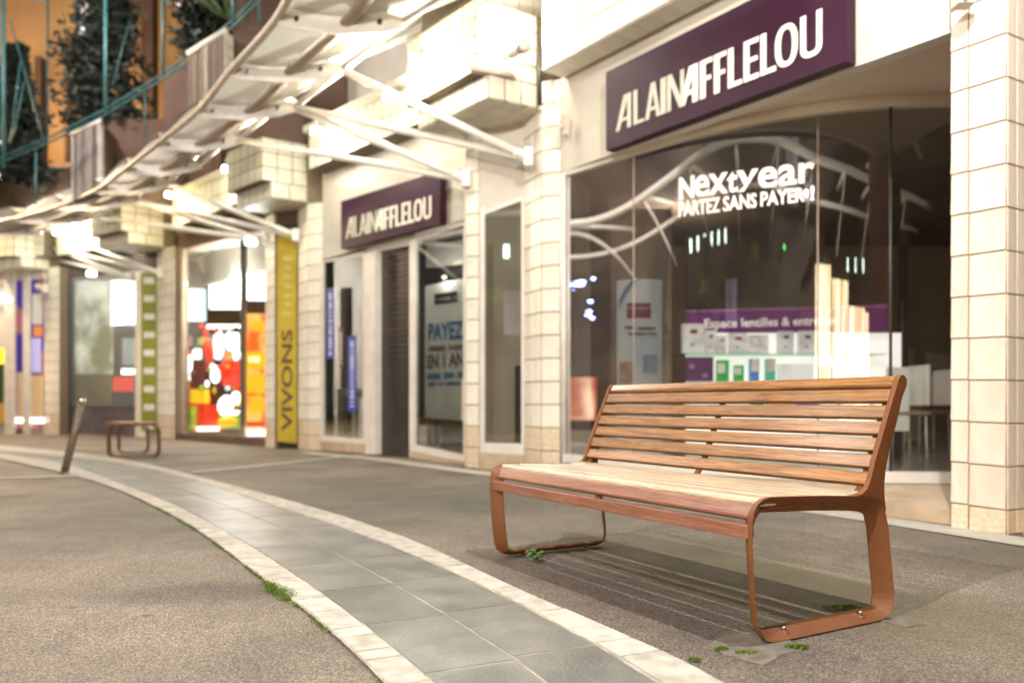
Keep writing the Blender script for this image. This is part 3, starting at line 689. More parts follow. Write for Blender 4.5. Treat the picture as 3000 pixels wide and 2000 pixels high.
def text_mesh(body, bold=0.02, space=1.0):
    c = bpy.data.curves.new('t', 'FONT'); c.body = body; c.size = 1; c.offset = bold; c.space_character = space; c.resolution_u = 3
    o = bpy.data.objects.new('t', c); COL.objects.link(o); bpy.context.view_layer.update()
    m = o.to_mesh(); v = [x.co.copy() for x in m.vertices]; f = [tuple(p.vertices) for p in m.polygons]; o.to_mesh_clear()
    bpy.data.objects.remove(o)
    return v, f
def text_on(body, fn, mt, parent, bold=.02, name='lettering', space=1.0, cap=None):
    """fn maps (u,v) in the unit box of the text to a 3D point"""
    v, f = text_mesh(body, bold, space); xs = [p.x for p in v]; ys = [p.y for p in v]; x0, x1, y0_, y1_ = min(xs), max(xs), min(ys), max(ys)
    if cap: y0_, y1_ = cap
    return mk(name, [fn((p.x-x0)/(x1-x0), (p.y-y0_)/(y1_-y0_)) for p in v], f, mt, parent)
def quadmap(q): return lambda u, v: q[0].lerp(q[1], u).lerp(q[3].lerp(q[2], u), v)
def pq(AB, o, x0, x1, yb, yt):
    a, b = off(AB[0], AB[1], o); return [V3(x0,yb[0],a,b), V3(x1,yb[1],a,b), V3(x1,yt[1],a,b), V3(x0,yt[0],a,b)]
def dashes(AB, o, x0, x1, yc, h, n, mt, parent, name='small_print'):
    """row of tiny illegible characters"""
    v, f = [], []
    for i in range(n):
        if random.random() < .13: continue
        xa = x0+(x1-x0)*(i+.12)/n; xb = x0+(x1-x0)*(i+.85)/n; y = yc[0]+(yc[1]-yc[0])*(i+.5)/n; hh = h*random.choice((.35,.5,.5))
        q = pq(AB, o, xa, xb, (y+hh, y+hh), (y-hh, y-hh)); k = len(v); v += q; f.append((k,k+1,k+2,k+3))
    return mk(name, v, f, mt, parent)

# ------------------------------------------------------------------ bay 1: optician with bow window
shop1 = thing('optician_shop', (1.8,7.2,0), 'optician shop front with a curved display window under a cream fascia', 'shop')
ne = V2(1642, *L1)
# fascia
aL, bL = L1; ex = V2(3300, *L1)
def zf(py_l, py_r, x0, x1): return V3(x0, py_l, *L1).z, V3(x1, py_r, *L1).z
q = [V3(1644,505,*L1), V3(2900,55,*L1), V3(2900,-470,*L1), V3(1644,190,*L1)]
slab('fascia', q, -n1*.12, M['stucco'], shop1)
BZ = [Vector((x,y,0)) for x, y in ((.58,8.575),(1.56,7.294),(2.153,6.056),(4.093,6.377))]
def gz(y): return 3.187-.035*(8.55-y)
def gs(y): return .222
NG = 140; gl = [BZ[0]*(1-t)**3+BZ[1]*3*t*(1-t)**2+BZ[2]*3*t*t*(1-t)+BZ[3]*t**3 for t in [k/(NG-1) for k in range(NG)]]
def bowstrip(name, zlo, zhi, m, parent, inset=0, th=0, i0=0, i1=NG):
    v, f = [], []
    pts = gl[i0:i1]
    for i, p in enumerate(pts):
        a, b = pts[max(i-1,0)], pts[min(i+1,len(pts)-1)]; d = (b-a).normalized(); nn = Vector((d.y,-d.x,0))
        if nn.dot(-p) < 0: nn = -nn
        for o_ in ((inset, inset-th) if th else (inset,)):
            v += [p+nn*o_+Vector((0,0,zlo(p.y))), p+nn*o_+Vector((0,0,zhi(p.y)))]
    k = 4 if th else 2
    for i in range(1, len(pts)):
        b = k*i; a = b-k; f.append((a,b,b+1,a+1))
        if th: f += [(a+2,a+3,b+3,b+2),(a,a+2,b+2,b),(a+1,b+1,b+3,a+3)]
    if th: f += [(0,1,3,2), (len(v)-4,len(v)-2,len(v)-1,len(v)-3)]
    return mk(name, v, f, m, parent, smooth=False)
bowstrip('header_band', lambda y: gz(y), lambda y: gz(y)+.085, M['stucco'], shop1, .03, .08)
bowstrip('sill', lambda y: .135, lambda y: gs(y), M['white'], shop1, .05, .10)
cuts = [0]
for px in (1859, 2392, 2615): 
    cuts.append(min(range(NG), key=lambda i: abs(gl[i].x/gl[i].y-(px-CX)/F)))
cuts.append(NG-1)
for a, b in zip(cuts, cuts[1:]):
    for p_ in bowstrip('window_pane', gs, gz, M['glass'], shop1, 0, 0, a, b+1).data.polygons: p_.use_smooth = True
    if b < NG-1:
        p = gl[b]; tube('pane_joint', [p+Vector((0,0,gs(0))), p+Vector((0,0,gz(p.y)))], .007 if b != cuts[3] else .012, M['black'] if b == cuts[3] else M['brown_steel'], shop1, 6)
p = gl[0]; tube('window_post', [p+Vector((-.03,.0,.1)), p+Vector((-.03,.0,3.22))], .035, M['white'], shop1, 4)
# soffit between fascia and glass, sloping slightly, and the plinth step below
v = []; f = []
for i, p in enumerate(gl):
    r = p.x/p.y; qx = V2(CX+r*F, *L1) if r < .64 else V2(CX+.64*F, *L1)
    t_ = (qx[1]-L1[0][1])/(L1[1][1]-L1[0][1]); zlo = 3.245+(3.107-3.245)*t_
    v += [Vector((qx[0], qx[1], zlo+.004))-n1*.02, p+Vector((0,0,gz(p.y)+.082))]
    if i: f.append((2*i-2,2*i-1,2*i+1,2*i))
mk('soffit', v, f, M['stucco2'], shop1)
# stone plinth
v = []; f = []
a_, b_ = off(L1[0], L1[1], .02)
for i, p in enumerate(gl):
    t_ = i/(NG-1); q_ = Vector((a_[0]+(b_[0]+.5-a_[0])*t_, a_[1]+(b_[1]-.8-a_[1])*t_, 0))
    v += [q_+Vector((0,0,-.01)), q_+Vector((0,0,.095)), p+Vector((0,0,.13))]
    if i: b4 = 3*i; a4 = b4-3; f += [(a4,b4,b4+1,a4+1),(a4+1,b4+1,b4+2,a4+2)]
mk('plinth_step', v, f, M['stone'], shop1)
# interior
box('back_wall', (6.4,13.0,1.9), (12,.1,4.2), M['room'], shop1)
mk('shop_floor', [(.62,8.5,.2),(2.5,6.56,.2),(3.45,6.35,.2),(7,6.4,.2),(9,13,.2),(-.2,13,.2)], [(0,1,2,3,4,5)], mat('polished_floor', (.12,.095,.08), .25, (.16,.13,.1), 2, 4), shop1)
mk('shop_ceiling', [(.62,8.6,3.3),(2.5,6.62,3.3),(3.45,6.4,3.3),(7,6.5,3.3),(9,13,3.3),(-.2,13,3.3)], [(0,1,2,3,4,5)], M['room'], shop1)
wallp('left_wall', (.62,8.62), (.3,13), .1, 3.4, .05, M['room'], shop1)
wallp('right_wall', (6.6,6.4), (8,13), .1, 3.4, .05, M['dark'], shop1)
mk('window_reveal', [(.62,8.56,.2),(.90,9.2,.2),(.90,9.2,3.2),(.62,8.56,3.2)], [(0,1,2,3)], M['white'], shop1)
# tiled beam above the fascia
beam = thing('tiled_beam', (1.6,6.9,4.2), 'tiled beam running above the cream fascia and large purple sign', 'beam')
Lb = off(L1[0], L1[1], .30)
bA, bB = V2(1590, *Lb), V2(3200, *Lb)
z_l = V3(1590,210,*Lb).z; z_r = V3(2040,-37,*Lb).z; k_ = (z_r-z_l)/(V2(2040,*Lb)[1]-bA[1]); zz = lambda y: z_l+k_*(y-bA[1])
wallp('core', bA, bB, z_l+.004, 6.4, .5, M['grout_s'], beam, zb=(zz(bB[1])+.004, 6.2))
Lbl = math.hypot(bB[0]-bA[0], bB[1]-bA[1]); nb_ = int(Lbl/.22)
tiles(beam, bA, bB, z_l, z_l+1.75, nb_, 7, 'tile_s', .007, .007, zb=(zz(bB[1]), zz(bB[1])+1.75))
ang_ = (zz(bB[1])-z_l)
A_ = Vector((bA[0],bA[1],z_l)); d_ = Vector((bB[0]-bA[0],bB[1]-bA[1],ang_)); nn_ = -n1*.28
for i in range(nb_):
    c = A_+d_*((i+.5)/nb_)+nn_*.5; ux = d_.normalized()*(d_.length/nb_-.008); vy = nn_.normalized()*.27
    o = bpy.data.objects.new('tile', tilemesh('tile_s')); COL.objects.link(o); o.parent = beam
    o.matrix_local = Matrix.Translation(-WL[beam.name]) @ Matrix(((ux.x,0,vy.x,c.x),(ux.y,0,vy.y,c.y),(ux.z,.006,0,c.z),(0,0,0,1)))
# lettering on the bow glass
def on_glass(px, py):
    r = (px-CX)/F
    for a, b in zip(gl, gl[1:]):
        fa, fb_ = a.x-r*a.y, b.x-r*b.y
        if fa <= 0 <= fb_:
            t_ = -fa/(fb_-fa); p = a.lerp(b, t_); d = (b-a).normalized(); nn = Vector((d.y,-d.x,0))
            if nn.dot(-p) < 0: nn = -nn
            p = p+nn*.0012; return Vector((p.x, p.y, HC+(YH-py)/F*p.y))
    return Vector((0,8,2))
def gtext(body, x0, x1, yb, yt, cap, mt, bold, name='glass_lettering', space=1.0, grp=None):
    def fn(u, v_):
        v_ = v_ if v_ > 0 else v_*.12
        px = x0+(x1-x0)*u; a = yb[0]+(yb[1]-yb[0])*u; b = yt[0]+(yt[1]-yt[0])*u; return on_glass(px, a+(b-a)*v_)
    return text_on(body, fn, mt, shop1, bold, name, space, cap)
M['decal'] = mat('white_window_lettering', (.85,.80,.76), .6, emit=(1,.93,.88), estr=.06)
gtext('N', 1989, 2035, (586,579), (521,513), (0,.73), M['decal'], .045)
gtext('ex', 2034, 2134, (578,565), (505,492), (0,.56), M['decal'], .022)
gtext('t', 2130, 2162, (567,560), (494,488), (0,.70), M['decal'], .025)
gtext('year', 2158, 2388, (560,532), (490,462), (0,.56), M['decal'], .022)
gtext('®', 2390, 2401, (482,480), (466,464), None, M['decal'], .0)
gtext('PARTEZ', 1988, 2110, (636,620), (591,576), (0,.73), M['decal'], .03)
gtext('SANS', 2118, 2217, (619,607), (575,564), (0,.73), M['decal'], .03)
gtext('PAYER', 2228, 2358, (605,590), (562,547), (0,.73), M['decal'], .03)
gtext('!', 2374, 2386, (588,586), (545,543), (0,.73), M['decal'], .045)
# shelf unit, banner, boxes
shw = thing('display_shelf', P3(2200,1182,9.0), 'white display shelves with a purple banner inside the bow window', 'shelf')
dS = 9.0
def fb3(name, x0, x1, yt, yb, d, th, m, parent=None): 
    a, b = P3(x0, yb, d), P3(x1, yt, d); return box(name, ((a.x+b.x)/2, d+th/2, (a.z+b.z)/2), (b.x-a.x, th, b.z-a.z), m, parent)
M['shelf_glow'] = mat('glow_shelf_back', (.8,.78,.74), .6, emit=(1,.93,.86), estr=.8)  # shelf back glows, shop light put into the panel itself
fb3('back_panel', 2010, 2640, 975, 1400, dS+.25, .03, M['shelf_glow'], shw)
ban = slab('banner', [P3(2010,975,dS), P3(2600,970,dS-.0), P3(2600,893,dS), P3(2010,912,dS)], (0,.03,0), M['banner'], shw)
slab('banner_edge', [P3(2010,915,dS-.01), P3(2600,900,dS-.01), P3(2600,891,dS-.01), P3(2010,909,dS-.01)], (0,.02,0), M['purple_l'], shw)
M['decal2'] = mat('white_banner_letters', (.8,.72,.72), .6, emit=(1,.88,.88), estr=.25)
def ft(body, x0, x1, yb, yt, d, mt, parent, bold=.02, cap=None): return text_on(body, lambda u, v_: P3(x0+(x1-x0)*u, (yb[0]+(yb[1]-yb[0])*u)+((yt[0]+(yt[1]-yt[0])*u)-(yb[0]+(yb[1]-yb[0])*u))*v_, d), mt, parent, bold, 'lettering', 1.0, cap)
ft('Espace lentilles & entretien', 2064, 2455, (960,949), (934,924), dS-.015, M['decal2'], shw, .022, (0,.73))
for k, y_ in enumerate((1035, 1117, 1195, 1275)):
    fb3('glass_shelf', 1990, 2600, y_, y_+3, dS-.12, .36, M['shelf_glass'] if k else M['shelf_glass'], shw)
BOXES = [(2001,2065,948,1034,'paper','darkred','wide white carton'),(2070,2099,967,1034,'paper','darkred','slim white carton'),(2104,2129,982,1034,'paper','purple_l','smallest white carton'),(2139,2190,975,1034,'paper','darkred','square white carton'),
 (2197,2252,980,1034,'paper',None,'plain beige carton'),(2283,2326,970,1034,'paper','blue','white carton with violet edge'),(2343,2392,969,1034,'paper','blue','pale blue carton'),(2402,2440,978,1034,'paper',None,'plain white carton at the right end')]
for x0, x1, yt_, yb_, mt, lg, lb in BOXES:
    b_ = thing('product_box', P3((x0+x1)/2, yb_, dS-.05), lb+' on the top glass shelf behind the window', 'box')
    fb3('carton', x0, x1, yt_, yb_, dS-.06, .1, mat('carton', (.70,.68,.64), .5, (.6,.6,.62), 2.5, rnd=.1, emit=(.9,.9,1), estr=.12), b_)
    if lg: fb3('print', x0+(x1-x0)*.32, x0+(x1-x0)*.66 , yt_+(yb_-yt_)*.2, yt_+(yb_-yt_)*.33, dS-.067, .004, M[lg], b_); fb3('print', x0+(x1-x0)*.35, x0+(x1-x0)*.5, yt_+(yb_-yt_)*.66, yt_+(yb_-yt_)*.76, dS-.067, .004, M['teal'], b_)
B2 = [(2012,2090,1045,1116,(.07,.015,.08),'dark purple cardboard case',((2020,2034,1066,1080,'purple_l'),(2058,2074,1094,1106,'purple_l'))),(2104,2136,1054,1116,(.02,.32,.06),'green carton with a white shield',((2102,2124,1064,1092,'paper'),)),(2155,2180,1069,1116,(.03,.36,.06),'smaller green carton',((2150,2172,1076,1096,'paper'),)),
 (2201,2224,1050,1116,(.03,.16,.5),'white and blue bottle carton',((2200,2225,1050,1088,'paper'),)),(2248,2272,1050,1116,(.04,.42,.3),'white and teal bottle carton',((2247,2273,1050,1088,'paper'),)),(2285,2385,1065,1116,(.8,.8,.8),'long low white carton',()),(2405,2440,1072,1116,(.1,.3,.22),'carton with green and pink stripes',((2412,2436,1074,1114,'paper'),))]
for x0, x1, yt_, yb_, c, lb, pr in B2:
    b_ = thing('product_box', P3((x0+x1)/2, yb_, dS-.05), lb+' on the second glass shelf behind the window', 'box')
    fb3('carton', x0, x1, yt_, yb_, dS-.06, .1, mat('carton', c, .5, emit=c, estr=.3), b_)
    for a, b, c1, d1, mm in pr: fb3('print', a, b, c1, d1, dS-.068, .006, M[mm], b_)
B3 = [(2010,2060,(.7,.7,.75)),(2068,2110,(.75,.72,.7)),(2130,2195,(.7,.7,.7)),(2203,2240,(.03,.3,.1)),(2250,2330,(.7,.35,.1)),(2334,2400,(.2,.1,.5)),(2405,2450,(.7,.7,.8)),(2455,2500,(.25,.15,.5)),(2505,2560,(.7,.65,.55))]
for k, (x0, x1, c) in enumerate(B3):
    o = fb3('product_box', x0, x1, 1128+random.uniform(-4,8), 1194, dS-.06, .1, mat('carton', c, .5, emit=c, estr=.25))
    tag(o, 'carton glimpsed between the bench slats on the third shelf', 'box', 'boxes on the third shelf')
# cylinder display
M['cyl'] = mat('display_wrap', (.62,.61,.58), .5, (.42,.48,.55), 1.6, 3, emit=(.9,.95,1), estr=.3)  # wrap glows a little, painting room light onto the column
cd = P3(1880,1330,8.9); ds = thing('display_column', (cd.x,cd.y+.22,.2), 'tall white printed display column behind the left part of the bow window', 'display')
def halfcyl(name, x0, x1, yt_, yb_, d, m, parent, a0=-1.25, a1=1.25, k=1.0):
    p0, p1 = P3(x0, yb_, d), P3(x1, yt_, d); R = (p1.x-p0.x)/2; cx = (p0.x+p1.x)/2; v = []; f = []
    n = 20
    for i in range(n+1):
        a = a0+(a1-a0)*i/n; X = cx+R*math.sin(a)/math.sin(1.25)*k; Y = d+.18-.18*math.cos(a)*k
        v += [(X,Y,p0.z),(X,Y,p1.z)]
        if i: f.append((2*i-2,2*i,2*i+1,2*i-1))
    return mk(name, v, f, m, parent)
halfcyl('column_wrap', 1811, 1946, 817, 1400, 8.9, M['cyl'], ds)
halfcyl('red_label', 1811, 1946, 887, 932, 8.895, M['darkred'], ds, -.62, .42, 1.01)
ft('Test gratuit', 1838, 1908, (908,908), (898,898), 8.868, M['paper'], ds, .02)
mk('ribbon_print', [P3(1815,905,8.866),P3(1822,880,8.866),P3(1850,838,8.866),P3(1868,818,8.866),P3(1852,818,8.866),P3(1830,845,8.866),P3(1814,880,8.866)], [(0,1,2,3,4,5,6)], mat('ribbon_blue', (.06,.2,.5), .5), ds)
for (x0,x1,y0_,y1_) in ((1830,1860,955,963),(1868,1920,958,966),(1840,1890,975,981),(1896,1925,975,981)): fb3('print_line', x0, x1, y0_, y1_, 8.86, .003, M['brownt'], ds)
fb3('print_photo', 1815, 1852, 1060, 1120, 8.868, .004, mat('orange_photo', (.5,.2,.08), .6, (.6,.5,.45), 9), ds)
fb3('print_photo', 1885, 1925, 1040, 1090, 8.862, .004, mat('blue_photo', (.12,.3,.6), .6, (.6,.65,.7), 7), ds)
# brown room column & dark furniture
o = fb3('room_column', 1790, 1967, 612, 1420, 9.6, .5, M['room_l'], shop1)
fb3('doorway', 1667, 1790, 640, 1420, 12.0, .05, M['dark'], shop1)
fb3('wall_panel', 2010, 2420, 690, 905, 12.2, .05, M['dark'], shop1)
def chair(px, d, label):
    b = P3(px, 1182, d); t = thing('chair', (b.x,b.y,.2), label, 'chair', 'white chairs at the counter inside the optician')
    z = .2
    box('seat', (b.x,b.y,z+.46), (.42,.42,.04), M['room_l'], t, bev=.01); box('backrest', (b.x+.19,b.y,z+.75), (.04,.40,.42), M['white'], t, bev=.01)
    for i in (-1,1):
        for j in (-1,1): tube('leg', [(b.x+i*.18,b.y+j*.18,z),(b.x+i*.17,b.y+j*.17,z+.45)], .012, M['housing'], t, 6)
chair(2640, 8.4, 'grey chair standing inside behind the bench backrest'); chair(2715, 9.6, 'farther dark chair inside near the right tiled pillar')
dk = thing('desk', P3(2720,1182,9.0), 'pale desk with a dark screen deep inside the optician', 'desk')
fb3('desk_top', 2660, 2786, 1108, 1125, 10.2, .6, M['room_l'], dk); fb3('desk_side', 2670, 2700, 1125, 1290, 10.3, .5, M['room_l'], dk)
o = fb3('computer_screen', 2690, 2745, 1080, 1108, 10.4, .04, M['black'], dk)
sh2 = thing('leaflet_rack', P3(2640,1200,7.6), 'small white leaflet panel standing just behind the bench top', 'rack')
fb3('panel', 2600, 2664, 1075, 1262, 8.2, .03, M['paper'], sh2); fb3('foot', 2618, 2646, 1262, 1345, 8.2, .03, M['black'], sh2)
fb3('ceiling_vent', 2660, 2740, 400, 409, 9.0, .3, M['black'], shop1)
fb3('wall_box', 2640, 2660, 320, 1380, 11.5, .1, M['dark'], shop1)

# ------------------------------------------------------------------ bay with narrow window
NP = (P1l, P2a)
shopN = thing('narrow_window_bay', (-.15,9.3,0), 'slim cream bay with a tall narrow white framed window', 'shop front')
pane('wall_panel', NP, 1404, 1536, (1375,1380), (395,325), M['stucco'], shopN, 0, .10)
for nm, a in (('frame_left',(1408,1419,(1325,1327),(610,604))),('frame_right',(1527,1535,(1332,1333),(575,571)))): pane('window_frame', NP, a[0], a[1], a[2], a[3], M['white'], shopN, .03, .04)
pane('window_frame', NP, 1419, 1527, (1326,1332), (1296,1299), M['white'], shopN, .031, .04)
pane('window_frame', NP, 1419, 1527, (628,588), (618,577), M['white'], shopN, .031, .04)
pane('stone_base', NP, 1405, 1536, (1374,1381), (1326,1333), M['stone'], shopN, .04, .05)
pane('backing', NP, 1419, 1527, (1296,1299), (628,588), mat('brown_blind', (.30,.25,.20), .7, (.40,.34,.27), 2), shopN, .008, .004)
pane('blind_edge', NP, 1427, 1445, (1294,1295), (720,715), M['room_l'], shopN, .013, .002)
pane('dark_panel', NP, 1508, 1526, (1296,1298), (1072,1070), M['black'], shopN, .015, .002)
pane('window_pane', NP, 1419, 1527, (1296,1299), (628,588), M['glass2'], shopN, .022, .003)

# ------------------------------------------------------------------ bay 2: second optician front with door
L2 = ((-.60,10.26),(-3.45,13.3))
shop2 = thing('optician_entrance', (-1.9,11.7,0), 'optician entrance front with a dark roller door between two white framed windows', 'shop')
n2 = nrm(*L2)
q = [V3(1366,515,*L2)]
pane('fascia', L2, 945, 1366, (760,640), (490,325), M['stucco'], shop2, 0, .12)
pane('fascia_lower', L2, 1075, 1215, (742,716), (720.5,681), M['stucco'], shop2, .002, .12)
def win(shop, AB, x0, x1, yb, yt, fw, back, glass='glass2', fm='white', o=.03):
    dx = x1-x0
    def yl(x, e_): return e_[0]+(e_[1]-e_[0])*(x-x0)/dx
    fr = pane('window_frame', AB, x0, x0+fw, (yb[0],yl(x0+fw,yb)), (yt[0],yl(x0+fw,yt)), M[fm], shop, o, .06)
    pane('frame_bar', AB, x1-fw, x1, (yl(x1-fw,yb),yb[1]), (yl(x1-fw,yt),yt[1]), M[fm], shop, o, .06)
    pane('frame_bar', AB, x0+fw, x1-fw, (yb[0],yb[1]), (yb[0]-fw*2.2,yb[1]-fw*2.2), M[fm], shop, o+.002, .06)
    pane('frame_bar', AB, x0+fw, x1-fw, (yl(x0+fw,yt)+fw*.7,yl(x1-fw,yt)+fw*.7), (yl(x0+fw,yt),yl(x1-fw,yt)), M[fm], shop, o+.002, .06)
    pane('window_pane', AB, x0+fw, x1-fw, (yb[0]-fw*2.2,yb[1]-fw*2.2), (yl(x0+fw,yt)+fw*.7,yl(x1-fw,yt)+fw*.7), M[glass], shop, o-.02, .004)
win(shop2, L2, 938, 1070, (1290,1300), (765,742), 7, None)
win(shop2, L2, 1205, 1366, (1322,1352), (697,650), 9, None)
pane('stone_base', L2, 938, 1072, (1318,1329), (1290,1300), M['stone'], shop2, .05, .1)
pane('stone_base', L2, 1200, 1366, (1340,1362), (1322,1352), M['stone'], shop2, .05, .1)
pane('white_post', L2, 1070, 1098, (1328,1331), (742,735), M['white'], shop2, .06, .12)
pane('white_post', L2, 1199, 1206, (1340,1341), (706,703), M['white'], shop2, .05, .12)
# roller shutter: single slats
a_, b_ = off(L2[0], L2[1], -.06)
x0, x1 = 1097, 1200; bt, tp = (1327,1337), (752,722)
dr = pane('roller_door', L2, x0, x1, bt, tp, M['black'], shop2, -.075, .03)
nS = 38
for k in range(nS):
    f0, f1 = k/nS, (k+.86)/nS
    l0, l1 = bt[0]+(tp[0]-bt[0])*f0, bt[0]+(tp[0]-bt[0])*f1; r0, r1 = bt[1]+(tp[1]-bt[1])*f0, bt[1]+(tp[1]-bt[1])*f1
    pane('slat', L2, x0, x1, (l0,r0), (l1,r1), M['shutter'], dr, -.055, .018)
# interior of windows
wallp('room_back', *off(L2[0], L2[1], -1.2), -.0, 3.9, .05, M['dark'], shop2)
pane('room_floor', L2, 938, 1366, (1316,1360), (1314,1356), M['dark'], shop2, -.05, 1.1)
# poster window contents
po = thing('poster', V3(1290,1330,*L2), 'white hanging poster with blue and brown lettering in the right optician window', 'poster')
AB = L2
pane('sheet', AB, 1245, 1357, (1222,1232), (838,815), M['paper'], po, -.12, .01)
pane('logo_plate', AB, 1272, 1338, (892,884), (861,852), M['purple'], po, -.11, .008)
dashes(AB, -.105, 1278, 1333, (878,871), 9, 12, M['letter_g'], po)
text_on('PAYEZ', quadmap(pq(AB, -.107, 1254, 1357, (996,990), (947,937))), M['bluet'], po, .03, cap=(0,.73))
dashes(AB, -.107, 1254, 1355, (1022,1016), 15, 12, M['brownt'], po)
text_on('EN 1 AN', quadmap(pq(AB, -.107, 1250, 1358, (1078,1070), (1040,1028))), M['brownt'], po, .03, cap=(0,.73))
dashes(AB, -.107, 1250, 1356, (1103,1097), 18, 13, M['bluet'], po)
dashes(AB, -.107, 1252, 1356, (1126,1122), 12, 16, M['bluet'], po)
o = pane('ceiling_box', AB, 1248, 1362, (785,770), (722,700), M['white'], shop2, -.25, .3)
o = pane('dark_bulkhead', AB, 1252, 1362, (826,805), (790,775), M['black'], shop2, -.3, .3)
bn = pane('waste_bin', AB, 1216, 1250, (1314,1318), (1245,1247), M['paper'], None, -.15, .25); tag(bn, 'white bin standing in the corner under the hanging poster', 'bin')
pane('dark_cabinet', AB, 1262, 1362, (1318,1322), (1238,1242), M['black'], shop2, -.5, .3)
# left window contents
for (x0,x1,yb,yt,m_,lb) in ((957,978,(1052,1050),(845,842),'blue','upper left blue window sticker with white writing'),(1019,1044,(1205,1203),(985,983),'blue','lower blue window sticker with white writing'),(992,1004,(1075,1073),(960,958),'brownt','thin dark sticker strip between the two blue ones')):
    st = pane('window_sticker', AB, x0, x1, yb, yt, M[m_], None, .018, .004); tag(st, lb, 'sticker')
    v, f = [], []; xm = (x0+x1)/2; w_ = (x1-x0)*.22; y = yt[0]+14
    while y < yb[0]-12:
        q_ = pq(AB, .020, xm-w_, xm+w_, (y+4,y+4), (y,y)); k = len(v); v += q_; f.append((k,k+1,k+2,k+3)); y += random.choice((7,7,8,12))
    mk('writing', v, f, M['paper'], st)
tb = thing('white_table', V3(1000,1290,*L2), 'white table frame inside the left optician window', 'table')
pane('table_top', AB, 987, 1062, (1160,1165), (1137,1142), M['white'], tb, -.4, .4)
pane('table_leg', AB, 987, 997, (1290,1291), (1160,1161), M['white'], tb, -.4, .05); pane('table_leg', AB, 1035, 1042, (1290,1291), (1160,1161), M['white'], tb, -.4, .05)
pane('room_column', AB, 996, 1018, (1290,1291), (845,842), M['room_l'], shop2, -.8, .1)
S2 = off(L2[0], L2[1], .16)
# sign on bay 2
c2 = [V3(999,730,*S2), V3(1289,657,*S2), V3(1289,500,*S2), V3(999,590,*S2)]
build_sign(c2[0], c2[1], c2[3], c2[2], n2, .10, 'smaller purple shop sign with cream letters above the roller door', .004)

# ------------------------------------------------------------------ yellow upright sign
LY = (P3l, P3b0)
ys = thing('upright_sign', (P3l[0],P3l[1],0), 'tall yellow upright sign in a dark frame between two tiled pillars', 'sign')
pane('sign_frame', LY, 806, 873, (1316,1318), (640,630), M['black'], ys, -.06, .06)
pane('sign_face', LY, 812, 868, (1292,1298), (690,680), M['yellow'], ys, -.04, .02)
pane('sign_cap', LY, 806, 873, (666,655), (600,580), M['brown_wall'], ys, -.05, .1)
a_, b_ = off(LY[0], LY[1], -.036)
def vt(u, v_):   # text reads upwards: u runs along height, v across (cap height pointing left)
    px = 856-(856-824)*v_; py = 1262-(1262-965)*u; return V3(px, py, a_, b_)
text_on('VIVONS', vt, M['brownt'], ys, .02, cap=(0,.73))
def vt2(u, v_): return V3(856-(856-826)*v_, 935-(935-745)*u, a_, b_)
v, f = [], []
for k in range(7):
    y = 925-k*27; q_ = [V3(828+6*(k%2),y,a_,b_),V3(854,y,a_,b_),V3(854,y-12,a_,b_),V3(828+4*(k%3),y-14,a_,b_)]; i = len(v); v += q_; f.append((i,i+1,i+2,i+3))
mk('faded_print', v, f, mat('faded_print', (.62,.52,.16), .5), ys)

def litwin(nm, sc, lo, hi, st):
    m = bpy.data.materials.new(nm); m.use_nodes = True; N = m.node_tree.nodes; L = m.node_tree.links; b = N['Principled BSDF']
    tc = N.new('ShaderNodeTexCoord'); mp = N.new('ShaderNodeMapping'); mp.inputs['Scale'].default_value = (sc,sc,sc); L.new(tc.outputs['Object'], mp.inputs[0])
    nz = N.new('ShaderNodeTexNoise'); nz.inputs['Scale'].default_value = 1; nz.inputs['Detail'].default_value = 4; L.new(mp.outputs[0], nz.inputs[0])
    rp = N.new('ShaderNodeValToRGB'); rp.color_ramp.elements[0].position = .4; rp.color_ramp.elements[0].color = (*lo,1); rp.color_ramp.elements[1].position = .6; rp.color_ramp.elements[1].color = (*hi,1)
    L.new(nz.outputs[0], rp.inputs[0]); L.new(rp.outputs[0], b.inputs['Emission Color']); L.new(rp.outputs[0], b.inputs['Base Color']); b.inputs['Emission Strength'].default_value = st; return m
# ------------------------------------------------------------------ bay 3: brightly lit shop
L3 = ((-4.46,14.35),(-7.23,17.15))
shop3 = thing('bright_shop', (-5.8,15.8,0), 'brightly lit shop window crowded with red and yellow goods', 'shop')
pane('fascia', L3, 513, 779, (735,672), (650,540), M['brown_wall'], shop3, 0, .12)
pane('sill', L3, 513, 779, (1291,1308), (1268,1284), M['brown_wall'], shop3, .03, .15)
pane('side_post', L3, 513, 533, (1270,1271), (728,722), M['room_l'], shop3, .02, .1)
pane('side_frame', L3, 508, 515, (1290,1290), (700,696), M['black'], shop3, .03, .1)
wallp('room_back', *off(L3[0], L3[1], -2.6), -.0, 3.9, .05, mat('shop_back', (.45,.42,.38), .7, (.3,.28,.25), 1), shop3)
pane('room_floor', L3, 513, 779, (1290,1305), (1289,1304), M['room_l'], shop3, -.05, 2.4)
pane('room_ceiling', L3, 513, 779, (728,672), (722,660), M['white'], shop3, -.1, 2.4)
pane('window_pane', L3, 533, 779, (1268,1284), (730,680), M['glass2'], shop3, -.01, .005)
pane('mullion', L3, 703, 716, (1280,1282), (705,700), M['housing'], shop3, -.02, .05)
def glow(c, s): return mat('lit_print', c, .5, emit=c, estr=s)
EM = {'w': glow((1,1,.98), 4.0), 'bw': glow((.75,.95,1), 2.2), 'r': glow((.85,.05,.015), .9), 'y': glow((1,.62,.02), 1.3), 'o': glow((1,.25,.03), 1.3), 'dk': glow((.08,.02,.02), .2), 'g': glow((.35,.5,.05), .7), 'gr': glow((.35,.38,.36), .5), 'br': glow((.25,.04,.03), .5), 'lav': glow((.6,.6,.8), 1)}
